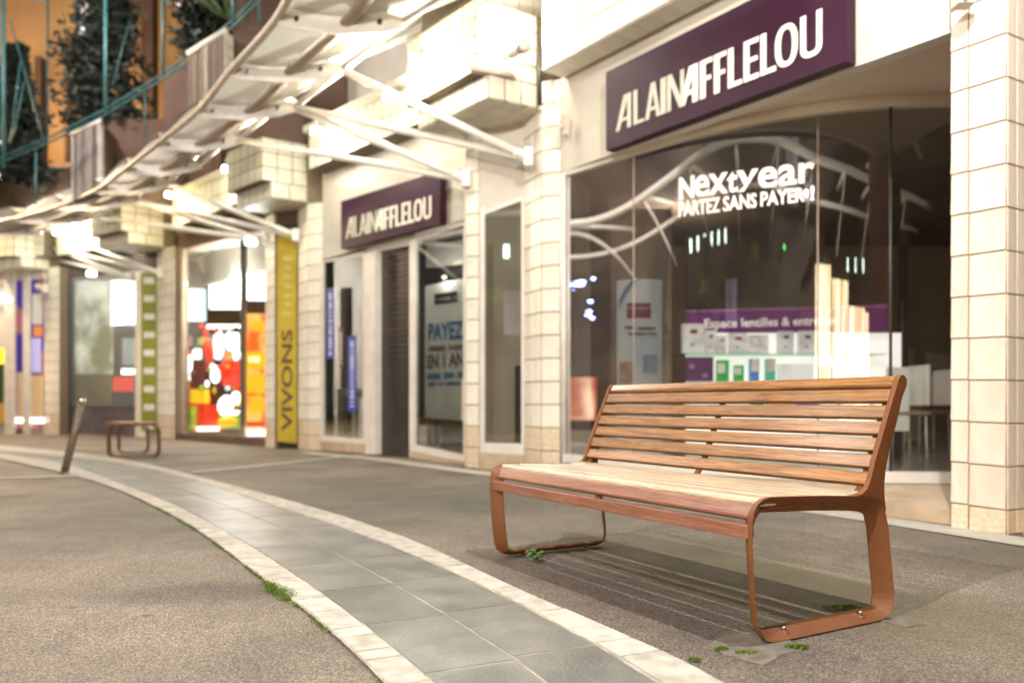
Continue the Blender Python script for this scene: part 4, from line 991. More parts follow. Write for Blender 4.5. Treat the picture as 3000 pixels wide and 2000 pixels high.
def goods(name, x0, x1, yb, yt, o_, k, label, cat, th=.05, grp=None):
    ob = pane(name, L3, x0, x1, (yb,yb), (yt,yt), EM[k], None, -o_, th); tag(ob, label, cat, grp); return ob
goods('light_box', 612, 710, 905, 745, 1.2, 'w', 'large blown out white light panel in the bright shop', 'light panel', .1)
goods('light_box', 724, 778, 880, 700, 1.4, 'lav', 'pale violet ceiling panel at the right of the bright shop', 'light panel', .1)
goods('light_box', 534, 592, 940, 845, 1.6, 'bw', 'bluish white lit panel at the left of the bright shop', 'light panel', .1)
goods('wall_lamp', 533, 555, 1112, 1040, .25, 'w', 'small upright white light on the left of the bright shop', 'light panel', .05)
EM['o2'] = litwin('printed_sale_poster', 2.6, (1,.16,.02), (1,.62,.16), 1.5)
pp = goods('sale_poster', 716, 782, 1258, 918, .12, 'o2', 'tall orange poster with yellow print at the right of the bright shop', 'poster', .02)
for (x0,x1,y1_,y0_,k) in ((720,780,1080,1030,'y'),(724,782,1150,1095,'y'),(728,760,1060,1045,'w'),(738,775,970,940,'y'),(730,770,1210,1160,'y'),(716,782,1250,1235,'r')):
    pane('print', L3, x0, x1, (y1_,y1_), (y0_,y0_), EM[k], pp, -.105, .004)
def blobmesh(name, c, s, m, parent=None, seg=10):
    v, f = [], []
    for i in range(seg+1):
        th = math.pi*i/seg
        for j in range(seg*2):
            ph = math.pi*j/seg; v.append((c[0]+s[0]*math.sin(th)*math.cos(ph), c[1]+s[1]*math.sin(th)*math.sin(ph), c[2]+s[2]*math.cos(th)))
    n = seg*2
    for i in range(seg):
        for j in range(n): f.append((i*n+j, i*n+(j+1)%n, (i+1)*n+(j+1)%n, (i+1)*n+j))
    return mk(name, v, f, m, parent, smooth=True)
G3 = [(556,598,1180,1140,.5,'y','yellow price board on the lower left of the red display'),(555,600,1140,1062,.9,'br','dark red carton stack behind the price board'),(556,640,1262,1185,.5,'r','big red crate at the bottom left of the bright shop window'),(640,712,1255,1215,.45,'g','olive green basket at the bottom middle of the bright shop window'),
 (650,712,1130,1055,.6,'r','red jacket hanging in the middle of the bright shop window'),(690,722,1190,1150,.4,'y','yellow card beside the tall orange poster'),(600,640,1240,1090,.8,'dk','dark figure shaped gap between the red goods'),(555,600,1230,1182,.45,'r','red box under the yellow price board'),(520,560,1258,1190,.3,'g','olive box by the left edge of the bright shop window'),
 (575,625,1262,1250,.3,'w','white label strip on the bottom red crate'),(605,700,962,950,.7,'w','upper white hanging rail'),(600,712,990,978,.75,'gr','second grey hanging rail'),(715,781,1276,1258,.08,'w','white base of the tall orange poster')]
for x0,x1,y1_,y0_,o_,k,lb in G3: goods('shop_goods', x0, x1, y1_, y0_, o_, k, lb, 'goods', .12)
for px,py,rx,rz_,k,o_,lb in ((612,1030,.10,.28,'r',.6,'red oval bag hanging on the left rack'),(640,1010,.11,.30,'w',.65,'white shirt shape hanging on the rack'),(672,1000,.09,.20,'w',.6,'white toy head in the middle of the rack'),(690,1010,.07,.38,'w',.7,'tall white bottle shape on the rack'),(630,1100,.10,.16,'w',.4,'white round toy above the dark gap'),(660,1190,.16,.20,'w',.3,'white plush shape in the lower basket'),(690,1165,.09,.13,'w',.35,'small white plush beside the yellow card'),(665,1235,.2,.10,'y',.25,'yellow bowl at the bottom of the window')):
    a_, b_ = off(L3[0], L3[1], -o_); c = V3(px, py, a_, b_); ob = blobmesh('hanging_goods', c, (rx,.07,rz_), EM[k]); tag(ob, lb, 'goods')
rg = random.Random(11)
for k in range(34):
    px, py, o_ = rg.uniform(560,702), rg.uniform(950,1245), rg.uniform(.3,1.1); a_, b_ = off(L3[0], L3[1], -o_); c = V3(px, py, a_, b_); sz = rg.uniform(.03,.09); kk = rg.choice(('r','r','r','y','w','dk','dk','o','br','g'))
    ob = blobmesh('toy', c, (sz, sz*.8, sz*rg.uniform(.8,2.4)), EM[kk], None, 6); tag(ob, 'small rounded bright toy hanging among the goods of the lit shop', 'toy', 'toys hanging in the bright shop')
for row, (yb_, hh) in enumerate(((1010,34),(1052,34),(1096,36),(1142,38),(1190,40),(1240,42))):
    pane('goods_shelf', L3, 534, 712, (yb_,yb_+6), (yb_-2,yb_+4), M['housing'], shop3, -1.35, .35)
    x = 536
    while x < 706:
        w_ = rg.choice((7,9,12,16,20)); kk = rg.choice(('r','r','y','o','w','dk','g','gr','br','bw'))
        if rg.random() < .82:
            ob = pane('small_package', L3, x, min(x+w_-1,710), (yb_,yb_), (yb_-hh*rg.uniform(.5,.95),yb_-hh*rg.uniform(.5,.95)), EM[kk], None, -1.36, .15); tag(ob, 'small bright package on the shelves of the lit shop', 'package', 'packages on the bright shop shelves')
        x += w_
light('poster_fill_light', V3(1300,812,*off(L2[0],L2[1],-.055)), 8, (1,.95,.88), .03)  # added behind the glass to brighten the poster
light('optician_fill_light', (2.0,10.4,3.0), 55, (1,.85,.7), .2)  # added to lift the interior and column behind the bow window
light('shop_ceiling_light', (-5.6,16.6,3.2), 600, (1,.97,.9), .3)

# ------------------------------------------------------------------ green panel & bay 4 with mesh shutter
LG = (P4l, (-8.42,18.1))
gp = thing('striped_panel', (-8.1,17.9,0), 'tall olive green panel with a column of pale squares', 'sign')
pane('panel', LG, 413, 459, (1262,1262), (800,792), M['olive'], gp, -.02, .05)
for k in range(9): pane('pale_square', LG, 421, 452, (1255-k*53,1255-k*53), (1236-k*53,1236-k*53), M['paper'], gp, -.012, .006)
pane('panel_head', LG, 395, 462, (790,785), (700,690), M['dark'], gp, -.03, .1)
pane('thin_post', (P4l,(-8.8,18.6)), 396, 410, (1283,1284), (800,798), M['tile_s'], gp, .0, .12)
L4 = ((-8.75,18.55),(-11.17,19.9))
shop4 = thing('mesh_shutter_shop', (-10,19.2,0), 'closed shop behind a mesh roller shutter with green posters', 'shop')
pane('fascia', L4, 174, 398, (815,792), (760,700), M['dark'], shop4, 0, .1)
pane('side_frame', L4, 178, 207, (1270,1272), (815,812), mat('navy_frame', (.02,.025,.05), .5), shop4, .0, .1)
pane('lower_panel', L4, 190, 395, (1268,1277), (1185,1188), mat('grey_panel', (.09,.075,.08), .6, (.12,.1,.1), 6), shop4, 0, .06)
wallp('room_back', *off(L4[0], L4[1], -2.0), -.0, 3.9, .05, M['room'], shop4)
E4 = lambda c, s: mat('lit_window_print', c, .6, (c[0]*.6,c[1]*.65,c[2]*.5), 3, 5, emit=c, estr=s)
def pn4(name, x0, x1, yb, yt, o_, m, label, cat): ob = pane(name, L4, x0, x1, (yb,yb), (yt,yt), m, None, -o_, .03); tag(ob, label, cat); return ob
pn4('window_poster', 207, 328, 1095, 822, .25, litwin('grille_poster', 1.1, (.20,.20,.07), (.80,.84,.68), .9), 'large grey green poster behind the mesh shutter', 'poster')
pn4('window_poster', 207, 324, 1185, 1095, .24, E4((.2,.17,.02), .25), 'olive brown lower poster behind the mesh shutter', 'poster')
pn4('light_box', 326, 398, 952, 822, .2, EM['w'], 'glaring white light panel behind the mesh shutter', 'light panel')
pn4('red_notice', 330, 388, 1145, 1102, .15, EM['r'], 'red notice low on the right behind the mesh shutter', 'notice')
pn4('dark_display', 324, 392, 1190, 952, .5, M['black'], 'dark display stand behind the red notice', 'display')
pn4('grey_screen', 358, 392, 1070, 990, .45, E4((.4,.45,.42),.6), 'pale grey screen above the red notice', 'screen')
pn4('white_notice', 400-45, 392, 1095, 1080, .3, EM['w'], 'thin white strip above the red notice', 'notice')
sc = pane('mesh_shutter', L4, 207, 396, (1186,1188), (815,794), mat('mesh_dark', (.08,.09,.12), .5), shop4, .02, .003)
# real mesh: horizontal and vertical bars joined
bpy.data.objects.remove(sc)
v, f = [], []
a_, b_ = off(L4[0], L4[1], .03)
def bar(p, q, w_):
    i = len(v); d = (q-p).normalized(); s_ = d.cross(Vector((.5,.87,0))).normalized()*w_; v.extend([p-s_, p+s_, q+s_, q-s_]); f.append((i,i+1,i+2,i+3))
for k in range(56): bar(V3(207,1186-k*6.7,a_,b_), V3(396,1188-k*7.0,a_,b_), .011)
for k in range(40):
    x = 207+k*4.8; bar(V3(x,1186,a_,b_), V3(x,815-(x-207)*.1,a_,b_), .008)
mk('mesh_shutter', v, f, mat('mesh_steel', (.4,.42,.46), .4, metal=.5), shop4)
light('shop_ceiling_light', (-9.6,20.2,2.9), 160, (1,.97,.9), .3)

# ------------------------------------------------------------------ bay 5 posts, posters, further shops
L5 = ((-11.6,19.85),(-13.2,20.25))
shop5 = thing('poster_shop', (-12.2,20.1,0), 'far left shop front with white posts and purple picture panels', 'shop')
wallp('wall', (-11.6,20.4), (-15.5,20.9), 0, 4.1, .1, M['stucco'], shop5)
for x0,x1 in ((12,42),(67,86)): pane('white_post', L5, x0, x1, (1272,1272), (770,770), M['white'], shop5, .08, .05)
pane('lintel', L5, -200, 128, (840,815), (770,760), M['stucco'], shop5, .05, .2)
pane('picture_panel', L5, 46, 127, (1255,1255), (815,805), mat('violet_orange_picture', (.06,.03,.30), .5, (.5,.2,.06), 1.1, 3, contrast=(.48,.56), emit=(.12,.06,.4), estr=.2), shop5, -.05, .05)
pane('picture_panel', L5, 50, 66, (1225,1225), (1090,1090), mat('sand_picture', (.5,.35,.2), .6, emit=(.6,.4,.2), estr=.3), shop5, .0, .02)
pane('picture_panel', L5, 88, 126, (1225,1225), (1100,1100), mat('sand_picture', (.5,.35,.2), .6, emit=(.6,.4,.2), estr=.3), shop5, .0, .02)
pane('portrait_print', L5, 93, 118, (1090,1090), (990,990), mat('lavender_picture', (.45,.42,.75), .6, emit=(.45,.42,.75), estr=.4), shop5, .0, .02)
pane('portrait_print', L5, 98, 122, (985,985), (955,955), mat('orange_picture', (.6,.2,.05), .6, emit=(.7,.25,.05), estr=.4), shop5, .0, .02)
pane('portrait_print', L5, 95, 122, (950,950), (860,860), M['paper'], shop5, .0, .02)
pane('base_strip', L5, 46, 127, (1237,1237), (1225,1225), EM['w'], shop5, .01, .02)
L6 = ((-13.0,20.3),(-17,20.9))
shop6 = thing('yellow_shop', (-14,20.4,0), 'shop front cut off by the left photo edge with yellow and green panels', 'shop')
pane('wall', L6, -300, 12, (1274,1274), (760,760), M['stucco'], shop6, -.1, .1)
pane('yellow_panel', L6, -120, 11, (1065,1065), (1020,1020), EM['y'], shop6, 0, .05)
pane('green_panel', L6, -120, 11, (1180,1180), (1065,1065), mat('dark_green_panel', (.03,.07,.02), .6), shop6, 0, .05)
pane('amber_panel', L6, -120, 11, (1240,1240), (1180,1180), mat('amber_panel', (.4,.2,.03), .6, emit=(.5,.25,.05), estr=.3), shop6, 0, .05)
pane('lamp_panel', L6, -60, 20, (880,880), (860,860), EM['w'], shop6, .1, .05)
pane('upper_wall', L6, -300, 12, (1020,1020), (885,885), M['white'], shop6, 0, .05)

# ------------------------------------------------------------------ tiled balconies (stepped)
def balcony(Wp, O, E, z0, z1, z2, label, nA, nE, dep):
    t = thing('tiled_balcony', (O[0],O[1],z0), label, 'balcony')
    Wv, Ov, Ev = Vector((*Wp,0)), Vector((*O,0)), Vector((*E,0))
    inn = (Wv-Ov).normalized(); al = (Ev-Ov).normalized(); L_ = (Ev-Ov).length; D = (Wv-Ov).length+dep
    def blk(name, ins, za, zb_, m):
        o_ = Ov+inn*ins+al*0; e_ = Ev+inn*ins; v = [o_, o_+inn*(D-ins), e_+inn*(D-ins), e_]
        return mk(name, [Vector((p.x,p.y,za)) for p in v]+[Vector((p.x,p.y,zb_)) for p in v], BFC, m, t)
    blk('lower_block', .14, z0, z1, M['grout_b']); blk('upper_block', 0, z1, z2, M['grout_b'])
    lo, le = Ov+inn*.14, Ev+inn*.14
    nin = inn; 
    nout = -inn; nend = -al
    nh = max(1, round((z2-z1)/.2)); 
    tiles(t, lo, le, z0, z1, nA, 1, 'tile_b', .016, .003, n_=nout)
    tiles(t, Ov, Ev, z1, z2, nA, nh, 'tile_b', .016, .003, n_=nout)
    wl = Wv
    tiles(t, lo, wl, z0, z1, max(nE-1,1), 1, 'tile_b', .016, .003, n_=nend)
    tiles(t, Ov, wl, z1, z2, nE, nh, 'tile_b', .016, .003, n_=nend)
    # soffit tiles
    dd = (D-.14); nx, ny = nA, max(1, round(dd/.24))
    for i in range(nx):
        for j in range(ny):
            c = lo+(le-lo)*((i+.5)/nx)+inn*dd*((j+.5)/ny); ux = (le-lo).normalized()*(L_/nx-.01); vy = Vector((-ux.y,ux.x,0)).normalized()*(dd/ny-.01); vy = vy if vy.dot(inn) > 0 else -vy
            if len(t.children) > 290: break
            o = bpy.data.objects.new('tile', tilemesh('tile_b')); COL.objects.link(o); o.parent = t
            o.matrix_local = Matrix.Translation(-WL[t.name]) @ Matrix(((ux.x,0,vy.x,c.x),(ux.y,0,vy.y,c.y),(0,.006,0,z0),(0,0,0,1)))
    return t
W2, O2, E2 = (.27,8.68), (-.37,8.29), (-1.22,9.33)
balcony(W2, O2, E2, 3.95, 4.20, 4.95, 'stepped tiled corbel box above the narrow window', 6, 4, .6)
W3, O3, E3 = (-3.32,13.0), (-3.93,12.6), (-4.75,13.4)
balcony(W3, O3, E3, 4.02, 4.27, 4.95, 'stepped tiled corbel box above the yellow upright sign', 5, 3, .7)
W4, O4, E4_ = (-7.47,17.2), (-8.12,16.65), (-9.1,17.35)
balcony(W4, O4, E4_, 4.12, 4.35, 4.95, 'stepped tiled corbel box above the olive panel', 5, 3, .9)
W5, O5, E5 = (-11.42,19.8), (-11.95,19.25), (-13.2,19.6)
balcony(W5, O5, E5, 4.06, 4.3, 4.95, 'stepped tiled corbel box above the far left posters', 5, 3, .8)
def tbeam(AB, x0, x1, z0, z1, nx, label):
    a, b = off(AB[0], AB[1], .30); p, q_ = V2(x0, a, b), V2(x1, a, b)
    t = thing('tiled_beam', (p[0],p[1],z0), label, 'beam')
    wallp('core', p, q_, z0, z1, .5, M['grout_b'], t)
    tiles(t, p, q_, z0, z1, nx, 2, 'tile_b', .016, .003)
    p2, q2 = off(p, q_, .10); wallp('top_ledge', p2, q2, z1, z1+.10, .5, M['tile_b'], t)
tbeam(L2, 1250, 905, 4.42, 4.98, 15, 'tiled beam above the optician entrance behind the struts')
tbeam(L3, 780, 505, 4.35, 4.95, 15, 'tiled beam above the bright red shop')
tbeam(L4, 410, 165, 4.35, 4.95, 11, 'tiled beam above the mesh shutter shop')
tbeam(L5, 128, -150, 4.35, 4.95, 7, 'tiled beam above the far left picture panels')
# recessed upper storey wall behind the balconies
uw = thing('upper_storey', (-3,12,4.2), 'pale tiled upper storey wall behind the balconies', 'wall')
UP = [(3.9,3.8),(1.2,8.9),(-.2,10.2),(-3.0,13.9),(-7.0,18.0),(-11,20.9),(-16,21.8)]
for a, b in zip(UP, UP[1:]): wallp('wall', a, b, 3.4, 8.0 if a[1] < 10.5 else 5.5, .1, M['stucco'], uw)
# tall end wall at the first balcony
ew = thing('tiled_tower', (.2,8.8,4.2), 'glaring white tiled upper wall above the loudspeaker', 'wall')
Ta, Tb = (-.26,8.42), (.40,8.86)
mk('core', [(Ta[0],Ta[1],4.78),(Tb[0],Tb[1],4.78),(Tb[0]-.8,Tb[1]+1,4.78),(Ta[0]-.8,Ta[1]+1,4.78)]+[(Ta[0],Ta[1],6.2),(Tb[0],Tb[1],6.2),(Tb[0]-.8,Tb[1]+1,6.2),(Ta[0]-.8,Ta[1]+1,6.2)], BFC, M['grout_s'], ew)
tiles(ew, Ta, Tb, 4.78, 6.2, 4, 7, 'tile_s', .008, .006)
# loudspeaker and ledge
sp = P3(1524,143,8.25); ls = thing('horn_speaker', sp, 'round cream horn loudspeaker on the tiled balcony end', 'loudspeaker')
tube('body', [sp+Vector((-.10,.10,-.02)), sp], .05, M['housing'], ls, 16); tube('horn', [sp, sp+Vector((.035,-.06,.0))], .055, M['room_l'], ls, 20, r2=.075)
tube('horn_face', [sp+Vector((.036,-.062,0)), sp+Vector((.038,-.066,0))], .055, M['stucco'], ls, 20); tube('mount', [sp+Vector((-.08,.08,-.02)), sp+Vector((-.17,.16,-.03))], .02, M['rim_steel'], ls, 8)
ld = slab('wall_ledge', [P3(1376,205,8.25), P3(1505,225,8.42), P3(1505,213,8.42), P3(1376,194,8.25)], (.03,.10,0), M['brown_steel']); tag(ld, 'thin brown ledge under the loudspeaker on the tiled end wall', 'ledge')
wb = P3(1657,368,8.35); cmr = thing('wall_device', wb, 'small beige sensor box on the tiled pillar beside the purple sign', 'sensor')
box('case', (wb.x,wb.y,wb.z), (.07,.07,.22), M['rim_steel'], cmr, bev=.008); tube('eye', [wb+Vector((-.04,-.02,-.03)), wb+Vector((-.04,-.06,-.03))], .028, M['stucco'], cmr, 12)
wc = P3(2822,8,4.72); cm2 = thing('wall_camera', wc, 'small camera at the top of the big right pillar', 'camera')
box('case', (wc.x,wc.y,wc.z), (.10,.10,.05), M['stucco'], cm2, bev=.008); tube('lens', [wc+Vector((-.02,-.05,0)), wc+Vector((-.02,-.06,0))], .014, M['black'], cm2, 12)
dp = thing('drainpipe', P3(1583,400,8.6), 'dark green grey downpipe beside the tall tiled pillar', 'pipe')
tube('pipe', [P3(1582,135,8.56), P3(1582,310,8.56)], .022, M['black'], dp, 10); tube('pipe_lower', [P3(1582,310,8.56), P3(1583,330,8.6)], .018, M['housing'], dp, 10)

# ------------------------------------------------------------------ canopy
RIM = [(-1.2,6.0),(-1.85,7.3),(-2.53,8.63),(-3.54,10.04),(-4.47,11.38),(-5.70,12.85),(-6.9,14.25),(-8.1,15.6),(-9.6,16.9),(-11.2,18.0),(-12.9,18.9),(-15,19.6)]
NOD = [(.0,6.1),(-.55,7.2),(-1.1,8.1),(-1.95,9.2),(-2.8,10.4),(-3.98,11.7),(-5.0,12.9),(-6.0,14.0),(-7.1,15.1),(-8.75,16.6),(-10.5,17.9),(-12.6,18.7)]
ZR, ZN, ZI = 4.90, 4.60, 5.0
can = thing('street_canopy', (-4,11,4.6), 'white membrane canopy with steel rafters curving along the shop fronts', 'canopy')
Rv = [Vector((x,y,ZR)) for x, y in RIM]; Nv = [Vector((x,y,ZN)) for x, y in NOD]; Iv = []
for r, n_ in zip(Rv, Nv):
    d = (n_-r); d.z = 0; d = d.normalized(); Iv.append(Vector((n_.x+d.x*2.2, n_.y+d.y*2.2+.25, ZI+.25)))
tube('rim_tube', resample(Rv, 60), .045, M['rim_steel'], can, 10)
Pv = [r.lerp(n_, .58)+Vector((0,0,0)) for r, n_ in zip(Rv, Nv)]
tube('purlin_tube', resample(Pv, 60), .065, M['brown_steel'], can, 14)
for i, (r, n_, ii) in enumerate(zip(Rv, Nv, Iv)):
    # tapered rafter plate with round ends
    d = (n_-r).normalized(); sd = Vector((-d.y,d.x,0)).normalized()*.012; up = Vector((0,0,1))
    prof_ = [(0,.045),(.15,.10),(.5,.15),(.85,.11),(1,.055)]
    v = []; f = []
    for t_, h in prof_:
        p = r.lerp(n_, t_); v += [p+sd+up*h, p+sd-up*h, p-sd-up*h, p-sd+up*h]
    for k in range(len(prof_)-1):
        for q in range(4): f.append((4*k+q,4*k+(q+1)%4,4*k+4+(q+1)%4,4*k+4+q))
    f += [(0,1,2,3), tuple(len(v)-k for k in (1,2,3,4))]
    rf = mk('rafter', v, f, M['canopy_steel'], can)
    for t_ in (.17,.83):
        c = r.lerp(n_, t_); tube('round_opening', [c-sd*1.4, c+sd*1.4], .032, M['black'], rf, 12)
    # inner rafter to the wall
    tube('inner_rafter', [n_+Vector((0,0,.02)), n_.lerp(ii, .5)+Vector((0,0,.16)), ii], .035, M['canopy_steel'], can, 8)
    if i+1 < len(Rv):
        r2, n2_, i2 = Rv[i+1], Nv[i+1], Iv[i+1]; nu, nv = 10, 18; v = []; f = []
        for a in range(nu+1):
            u = a/nu; arch = math.sin(math.pi*u)
            for b in range(nv+1):
                t_ = b/nv; st = .05+.15*arch; 
                # two spans: rim->node, node->inner
                if t_ < .5:
                    tt = st+(1-st)*(t_/.5); p = r.lerp(n_, tt).lerp(r2.lerp(n2_, tt), u); z = .12+arch*.22*(1-.3*tt)-.12*math.sin(math.pi*tt)*(1-arch)
                else:
                    tt = (t_-.5)/.5*(1-.10*arch); p = n_.lerp(ii, tt).lerp(n2_.lerp(i2, tt), u); z = .12+arch*(.16+.05*tt)
                v.append(p+Vector((0,0,z+.03)))
        for a in range(nu):
            for b in range(nv): k = a*(nv+1)+b; f.append((k,k+1,k+nv+2,k+nv+1))
        mb = mk('membrane', v, f, M['fabric'], can, smooth=True); so = mb.modifiers.new('s', 'SOLIDIFY'); so.thickness = .006
        # edge cable under the concave rim edge
        tube('edge_cable', [v[a*(nv+1)]-Vector((0,0,.012)) for a in range(nu+1)], .012, M['black'], mb, 6)
# struts
def strutset(K, nodes, label):
    t = thing('canopy_strut', K, label, 'strut')
    kb = box('bracket', tuple(K), (.10,.14,.20), M['canopy_steel'], t, bev=.01)
    for p in nodes:
        tube('strut_tube', [K, Vector(p)], .044, M['canopy_steel'], t, 12); 
        d = (Vector(p)-K).normalized(); tube('end_collar', [K+d*.05, K+d*.16], .052, M['canopy_steel'], t, 12)
sN = lambda px, py: P3(px, py, F*(ZN-.0-HC)/(YH-py))
strutset(P3(1548,462,8.72), [sN(1003,206), sN(868,316)], 'pair of white struts fixed to the tall pillar beside the bow window')
strutset(P3(1366,524,9.40), [sN(866,318), sN(700,411)], 'pair of white struts fixed to the narrow pillar by the poster window')
strutset(P3(868,690,12.95), [sN(491,539), sN(392,588)], 'pair of white struts fixed to the pillar right of the yellow sign')
strutset(P3(795,708,13.85), [sN(392,590), sN(300,636)], 'pair of white struts fixed left of the yellow sign')
strutset(P3(470,800,17.25), [sN(205,703), sN(150,725)], 'pair of white struts fixed to the pillar left of the red shop')
strutset(P3(385,812,18.1), [sN(150,727), sN(95,745)], 'pair of white struts above the mesh shutter')
strutset(P3(132,846,19.6), [sN(-30,780), sN(-80,800)], 'pair of white struts fixed to the pale far left pillar')

# ------------------------------------------------------------------ floodlights
def floodlight(c, aim, power, label, warm=False, size=(.15,.10), up_to=None):
    c = Vector(c); t = thing('floodlight', c, label, 'floodlight', 'floodlights under the canopy')
    d = (Vector(aim)-c).normalized(); rt = d.cross(Vector((0,0,1))).normalized(); up = rt.cross(d)
    def ob(name, o0, o1, w0, h0, w1, h1, m):
        v = []
        for o_, w_, h_ in ((o0,w0,h0),(o1,w1,h1)):
            for a, b in ((-1,-1),(1,-1),(1,1),(-1,1)): v.append(c+d*o_+rt*a*w_/2+up*b*h_/2)
        return mk(name, v, BFC, m, t)
    W_, H_ = size
    ob('housing', -.10, -.02, W_*.6, H_*.6, W_+.03, H_+.03, M['housing'])
    ob('lens', -.018, -.008, W_, H_, W_, H_, M['lens_w'] if warm else M['lens'])
    tube('bracket', [c-d*.06, c-d*.06+Vector((0,0,.18))], .015, M['housing'], t, 8)
    l = light('floodlight_beam', c+d*.45, power*.32, (1,.80,.42) if warm else (1,.97,.82), .09)
    if up_to is not None: light('canopy_fill_spot', c+Vector((-.25,-.3,-.1)), power*3.0, (1,.80,.42) if warm else (1,.97,.84), .07, 'SPOT', up_to, 130, .8)  # extra spot added to brighten the canopy underside
    return t
FL = [((1222,178),9.0,(1160,330),150,'floodlight nearest the camera, glaring beside the first balcony'),((1140,285),10.4,(1100,420),130,'floodlight half hidden behind the long strut'),((928,385),12.0,(960,520),130,'floodlight right of the second strut node'),
      ((665,497),14.5,(720,640),130,'floodlight left of the second balcony end'),((497,572),16.2,(560,700),130,'warm floodlight above the red shop'),((297,648),18.2,(330,760),110,'floodlight above the mesh shutter shop'),((222,662),18.6,(240,770),80,'small floodlight third from the left edge'),((167,682),19.0,(180,790),80,'small floodlight second from the left edge')]
for (px,py),d_,(ax,ay),pw,lb in FL:
    c_ = P3(px,py,d_); floodlight(c_, P3(ax,ay,d_-1.4), pw, lb, warm='warm' in lb, up_to=c_+Vector((-1.6,-1.3,.35)))
floodlight(P3(1500,-60,8.05), P3(1480,120,8.4), 130, 'floodlight just above the picture lighting the tiled tower')
light('beam_light', (.75,7.35,5.3), 60, (1,.97,.84), .1)
for px, py, d_ in ((268,795,17.9),(20,870,19.3),(735,700,14.0)):
    o = tube('globe_lamp', [P3(px,py,d_), P3(px,py,d_)+Vector((0,0,-.1))], .10, EM['w'], None, 14); tag(o, {268:'lit lamp above the mesh shutter entrance',20:'lit lamp at the far left edge under the balcony',735:'lit lamp at the top right of the bright shop window'}[px], 'lamp')

# ------------------------------------------------------------------ terrace, trees, orange building (upper left)
ob_ = thing('orange_building', (-14,24,0), 'tall orange rendered building beyond the terrace', 'building')
wallp('wall', (-6,27), (-26,25), 3, 22, .4, M['orange_wall'], ob_)
for px, w_, m_ in ((110,18,'brown_wall'),(430,34,'brown_wall')):
    fb3('wall_pier', px-w_/2, px+w_/2, -260 if px > 300 else 165, 600, 24.6, .4, M[m_], ob_)
fb3('light_shaft', 233, 272, -300, 145, 24.4, .2, mat('lit_glass_shaft', (.8,.78,.78), .5, emit=(1,.97,.97), estr=.75), ob_)
fb3('grey_panel', 208, 232, 100, 240, 24.3, .2, M['room_l'], ob_)
tw = thing('terrace_wall', (-9,18,4.5), 'dark brown boarded terrace wall behind the netting', 'wall')
TL = ((-4.2,15.2),(-11.0,22.0))
TW = [((-2.8,13.6),(-5.6,16.2)),((-5.6,16.2),(-8.6,19.0)),((-8.6,19.0),(-13.5,22.0))]
for a, b in TW: wallp('wall', a, b, 4.6, 7.0, .15, M['brown_wall'], tw)
fb3('boarding', 310, 480, 350, 520, 16.8, .1, M['brown_wall'], tw); fb3('boarding', -60, 205, 490, 610, 18.4, .1, M['brown_wall'], tw); fb3('boarding', 480, 560, 190, 420, 15.5, .1, M['brown_wall'], tw); fb3('boarding', 680, 860, -40, 190, 13.2, .1, M['brown_wall'], tw)
def planter(px0, px1, pxe, yt0, yt1, yb, d, label, pm):
    """white boarded face px0-px1 and tiled end px1-pxe"""
    t = thing('terrace_planter', P3((px0+px1)/2, yb, d), label, 'planter')
    a, b, c = P3(px0,0,d), P3(px1,0,d-.5), P3(pxe,0,d-.25)
    def zz_(py, dd): return HC+(YH-py)/F*dd
    n = 9
    for k in range(n):
        u0, u1 = k/n, (k+.9)/n; p, q = a.lerp(b, u0), a.lerp(b, u1); 
        z0_, z1_ = zz_(yt0+(yt1-yt0)*u0, p.y), zz_(yt0+(yt1-yt0)*u1, q.y); zb_ = zz_(yb, d)
        slab('board', [(p.x,p.y,zb_),(q.x,q.y,zb_),(q.x,q.y,z1_),(p.x,p.y,z0_)], (.05,.08,0), pm, t)
    zb_ = zz_(yb, d); zt = zz_(yt1-8, b.y)
    tiles(t, (b.x,b.y), (c.x,c.y), zb_, zt, 1, 6, 'tile_s', .02, .02)
    mk('core', [(b.x,b.y,zb_),(c.x,c.y,zb_),(c.x-.2,c.y+1,zb_),(a.x,a.y,zb_),(b.x,b.y,zt),(c.x,c.y,zt),(c.x-.2,c.y+1,zt),(a.x,a.y,zz_(yt0,a.y))], BFC, M['grout_s'], t)
    tube('top_rail', [P3(px0,yt0-2,d), P3(px1+10,yt1-6,d-.5)], .05, M['tile_s'], t, 8)
PMt = mat('white_boarding', (.88,.84,.82), .6, (.70,.64,.60), 8, stretch=(6,6,.6))
PMt2 = mat('beige_boarding', (.66,.56,.44), .6, (.54,.44,.33), 8, stretch=(6,6,.6))
planter(208, 286, 304, 395, 360, 590, 16.2, 'white boarded terrace planter under the big dark fir tree', PMt)
planter(552, 655, 682, 160, 95, 340, 13.3, 'beige boarded terrace planter at the top by the canopy rim', PMt2)
sl = slab('lit_slab', [P3(-60,660,19), P3(210,618,17.2), P3(210,575,17.2), P3(-60,640,19)], (0,.3,0), mat('lit_slab', (.6,.65,.5), .6, (.5,.55,.4), 3)); tag(sl, 'pale greenish slab edge lit from below the terrace', 'slab')
gt = tube('green_neon_edge', [P3(-60,655,18.8), P3(100,605,17.8), P3(205,575,17.1)], .03, mat('green_edge', (.03,.25,.08), .5, emit=(.05,.5,.15), estr=.4)); tag(gt, 'thin green strip along the top of the pale slab', 'light strip')
